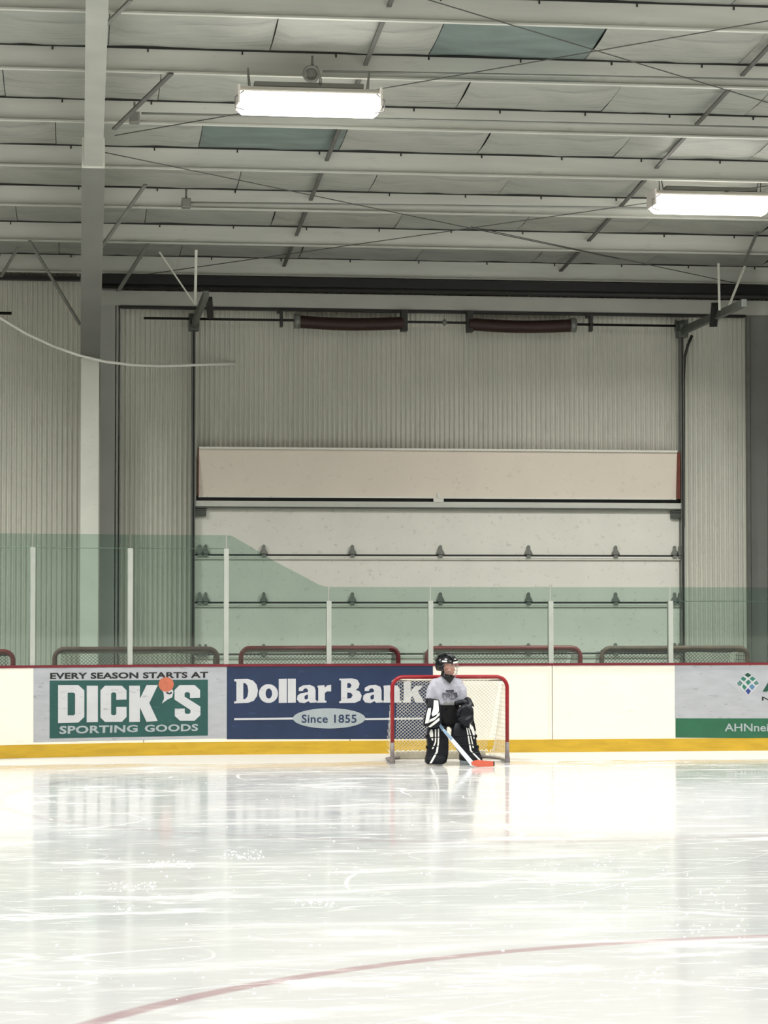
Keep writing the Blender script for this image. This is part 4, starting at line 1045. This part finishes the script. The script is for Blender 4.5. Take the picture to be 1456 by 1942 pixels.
# --- skates
def skate(c, yaw_):
    g = MB(); Rz = Matrix.Rotation(yaw_, 3, 'Z')
    f_ = lambda x, y, z: c + Rz @ Vector((x, y, z))
    g.loft([ellr(Vector((0, y, z)), rx, ry, 16) for y, z, rx, ry in ((0, .045, .036, .115), (.0, .07, .040, .115), (.035, .10, .038, .07), (.045, .15, .036, .052), (.045, .19, .038, .055))], True, True)
    sk = xf(g, f_).build('skate', 'padblack', person)
    g = MB(); g.loft([[Vector((sx * .008, y, z)) for sx, z in ((-1, .014), (1, .014), (1, .05), (-1, .05))] for y in (-.11, -.07, .0, .07, .11)], True, False); xf(g, f_).build('blade_holder', 'steelblade', sk, label='pale blue blade holder')
    g = MB(); g.loft([[Vector((sx * .002, y, z)) for sx, z in ((-1, lo), (1, lo), (1, .018), (-1, .018))] for y, lo in ((-.14, .008), (-.12, 0), (.10, 0), (.12, .006))], True, False); xf(g, f_).build('blade', 'steelblade', sk)
skate(KP(630, 1165, -.02), math.radians(12)); skate(KP(880, 1165, -.02), math.radians(20))
# --- blocker (viewer's left) and catching glove
bl = MB(); q_ = [(522, 556), (565, 552), (612, 563), (622, 640), (632, 765), (605, 812), (560, 822), (500, 806), (468, 798), (472, 740), (492, 670), (505, 610)]
bl.sheet(q_, [], lambda u, v, d: KP(u, v, d - .04 * math.cos((v - 690) / 90)), -.195, -.235)
blk = bl.build('blocker', 'padblack', person, label='black blocker board with white stripes')
for poly in ([(563, 566), (603, 568), (606, 660), (592, 690), (545, 712), (538, 688), (555, 640)], [(508, 636), (534, 634), (528, 690), (510, 772), (480, 776), (490, 700)], [(610, 675), (612, 700), (565, 745), (515, 768), (520, 742), (575, 715)], [(610, 722), (612, 748), (575, 780), (530, 812), (510, 806), (545, 775)]):
    MB().sheet(poly, [], lambda u, v, d: KP(u, v, d - .04 * math.cos((v - 690) / 90)), -.2345, -.242).build('blocker_stripe', 'stripe', blk, label='white stripe')
b = MB(); chain(b, [KP(556, 575, -.02), KP(575, 680, -.09), KP(592, 760, -.135)], [.052, .048, .044])
for i in range(4): p = KP(606 + i * 6, 768 + i * 13, -.15); chain(b, [p + Vector((-.02, 0, 0)), p + Vector((.012, -.022, 0)), p + Vector((.026, .006, -.004))], [.014, .014, .012], 8)
p = KP(598, 765, -.15); chain(b, [p, p + Vector((.03, -.01, .015)), p + Vector((.045, -.02, -.005))], [.016, .014, .012], 8)
remesh(b, 'blocker_glove', 'pants', .007, person, 2)
b = MB(); cg0 = KP(862, 690, -.20)
b.ball(cg0, (.092, .055, .105), 24, 16); b.ball(cg0 + Vector((.03, -.01, -.05)), (.06, .045, .06), 18, 12)
chain(b, [KP(898, 585, -.04), KP(905, 630, -.12), KP(885, 668, -.18)], [.052, .058, .055])
chain(b, [KP(790, 600, -.10), KP(850, 592, -.10), KP(915, 610, -.09)], [.03, .034, .036])
for i, (x, y) in enumerate(((800, 740), (822, 768), (850, 788), (880, 795))): chain(b, [KP(835 + i * 14, 720, -.22), KP(x, y, -.235), KP(x + 4, y + 18, -.205)], [.026, .022, .018], 10)
chain(b, [KP(815, 650, -.22), KP(790, 672, -.245), KP(785, 700, -.245)], [.026, .022, .018], 10)
cgl = remesh(b, 'catching_glove', 'padblack', .007, person, 2, 'black catching glove')
for v in cgl.data.vertices:
    d = v.co - (cg0 + Vector((-.005, -.06, 0))); r = d.length
    if r < .07 and v.co.y < cg0.y: v.co.y += .030 * (1 - (r / .07) ** 2)
MB().bar(KP(902, 628, -.185), KP(948, 640, -.165), .016, .020).build('cuff_mark', 'stripe', cgl, label='white cuff mark')
b = MB(); chain(b, [KP(940, 735, -.03), KP(952, 800, -.04), KP(968, 850, -.04)], [.02, .022, .014], 8); b.build('strap_end', 'pants', person)
person.location = K0
# --- goalie stick, held by the blocker hand
st = empty('goalie_stick', (0, 0, 0), 'goalie stick with pale blue paddle and orange taped blade resting on the ice', 'hockey stick')
MB().bar(KP(585, 720, -.165), KP(655, 842, -.215), .020, .026).build('shaft', 'shaft', st, label='blue grey shaft')
b = MB(); a, c = KP(655, 836, -.225), KP(898, 1140, -.41); d = (c - a).normalized(); nn = d.cross(Vector((0, 1, 0))).normalized()
rings = []
for t, w_ in ((0, .011), (.05, .016), (.35, .021), (.9, .024), (1, .028)):
    p = a + (c - a) * t; rings.append([p + nn * w_ + Vector((0, -.009, 0)), p - nn * w_ + Vector((0, -.009, 0)), p - nn * w_ + Vector((0, .009, 0)), p + nn * w_ + Vector((0, .009, 0))])
b.loft(rings, True, False).build('paddle', 'stickwhite', st, label='white and pale blue paddle')
b = MB(); p0 = KP(690, 884, -.226); b.bar(a + d * .005 + Vector((0, -.010, 0)), a + d * .14 + Vector((0, -.010, 0)), .030, .004, (0, 1, 0)); b.build('paddle_graphic', 'shaft', st, label='blue grey paddle graphic')
b = MB(); rings = []
for x, zt_, zb2, y in ((885, 1120, 1142, -.405), (912, 1110, 1158, -.415), (945, 1104, 1163, -.42), (1040, 1112, 1163, -.425), (1084, 1116, 1161, -.43)):
    dz = 1165 + (.30 * 0)
    P, Q = KP(x, zt_, y), KP(x, zb2, y)
    Q.z = max(Q.z, -.0) if False else Q.z
    rings.append([Vector((P.x, y - .010, P.z)), Vector((P.x, y + .010, P.z)), Vector((Q.x, y + .012, Q.z)), Vector((Q.x, y - .012, Q.z))])
# put the lowest edge of the blade on the ice
zmin = min(v.z for r in rings for v in r); lift = .004 - zmin
for r in rings:
    for v in r: v.z += lift; v.y -= lift * 14.5 if False else 0
b.loft(rings, True, False); bld = b.build('blade', 'tape', st, label='orange taped blade')
P, Q = KP(1084, 1116, -.43), KP(1084, 1161, -.43)
MB().box(P.x, P.x + .014, -.441, -.419, Q.z + lift, P.z + lift, .004).build('blade_tip', 'inkblack', st, label='dark blade tip')
st.location = K0

# ================================================================== SNOW CRUMBS
sc = MB(); r2 = random.Random(3)
def crumb(x, y, s):
    n0 = len(sc.v); vs = [Vector((x + s * math.cos(a) * r2.uniform(.7, 1.2), y + s * math.sin(a) * r2.uniform(.7, 1.2), .0005)) for a in (0, 1.26, 2.5, 3.77, 5.0)] + [Vector((x, y, s * r2.uniform(.4, .8)))]
    sc.add(vs, [(i, (i + 1) % 5, 5) for i in range(5)], True)
for (px0, px1, py0, py1, n) in ((280, 370, 1632, 1646, 60), (200, 300, 1672, 1690, 40), (140, 170, 1692, 1704, 14), (560, 640, 1704, 1718, 40), (420, 500, 1612, 1630, 70), (215, 250, 1718, 1726, 14), (1180, 1190, 1650, 1760, 30), (1240, 1420, 1650, 1780, 70), (1010, 1180, 1620, 1680, 60), (1200, 1260, 1830, 1860, 20), (100, 1400, 1480, 1900, 260), (700, 860, 1655, 1660, 3)):
    for _ in range(n):
        p = at_ice(r2.uniform(px0, px1), r2.uniform(py0, py1)); crumb(p.x, p.y, r2.uniform(.003, .010))
tag(sc.build('snow_crumbs', 'snow'), 'loose white crumbs of ice shavings scattered over the rink', 'snow', kind='stuff')
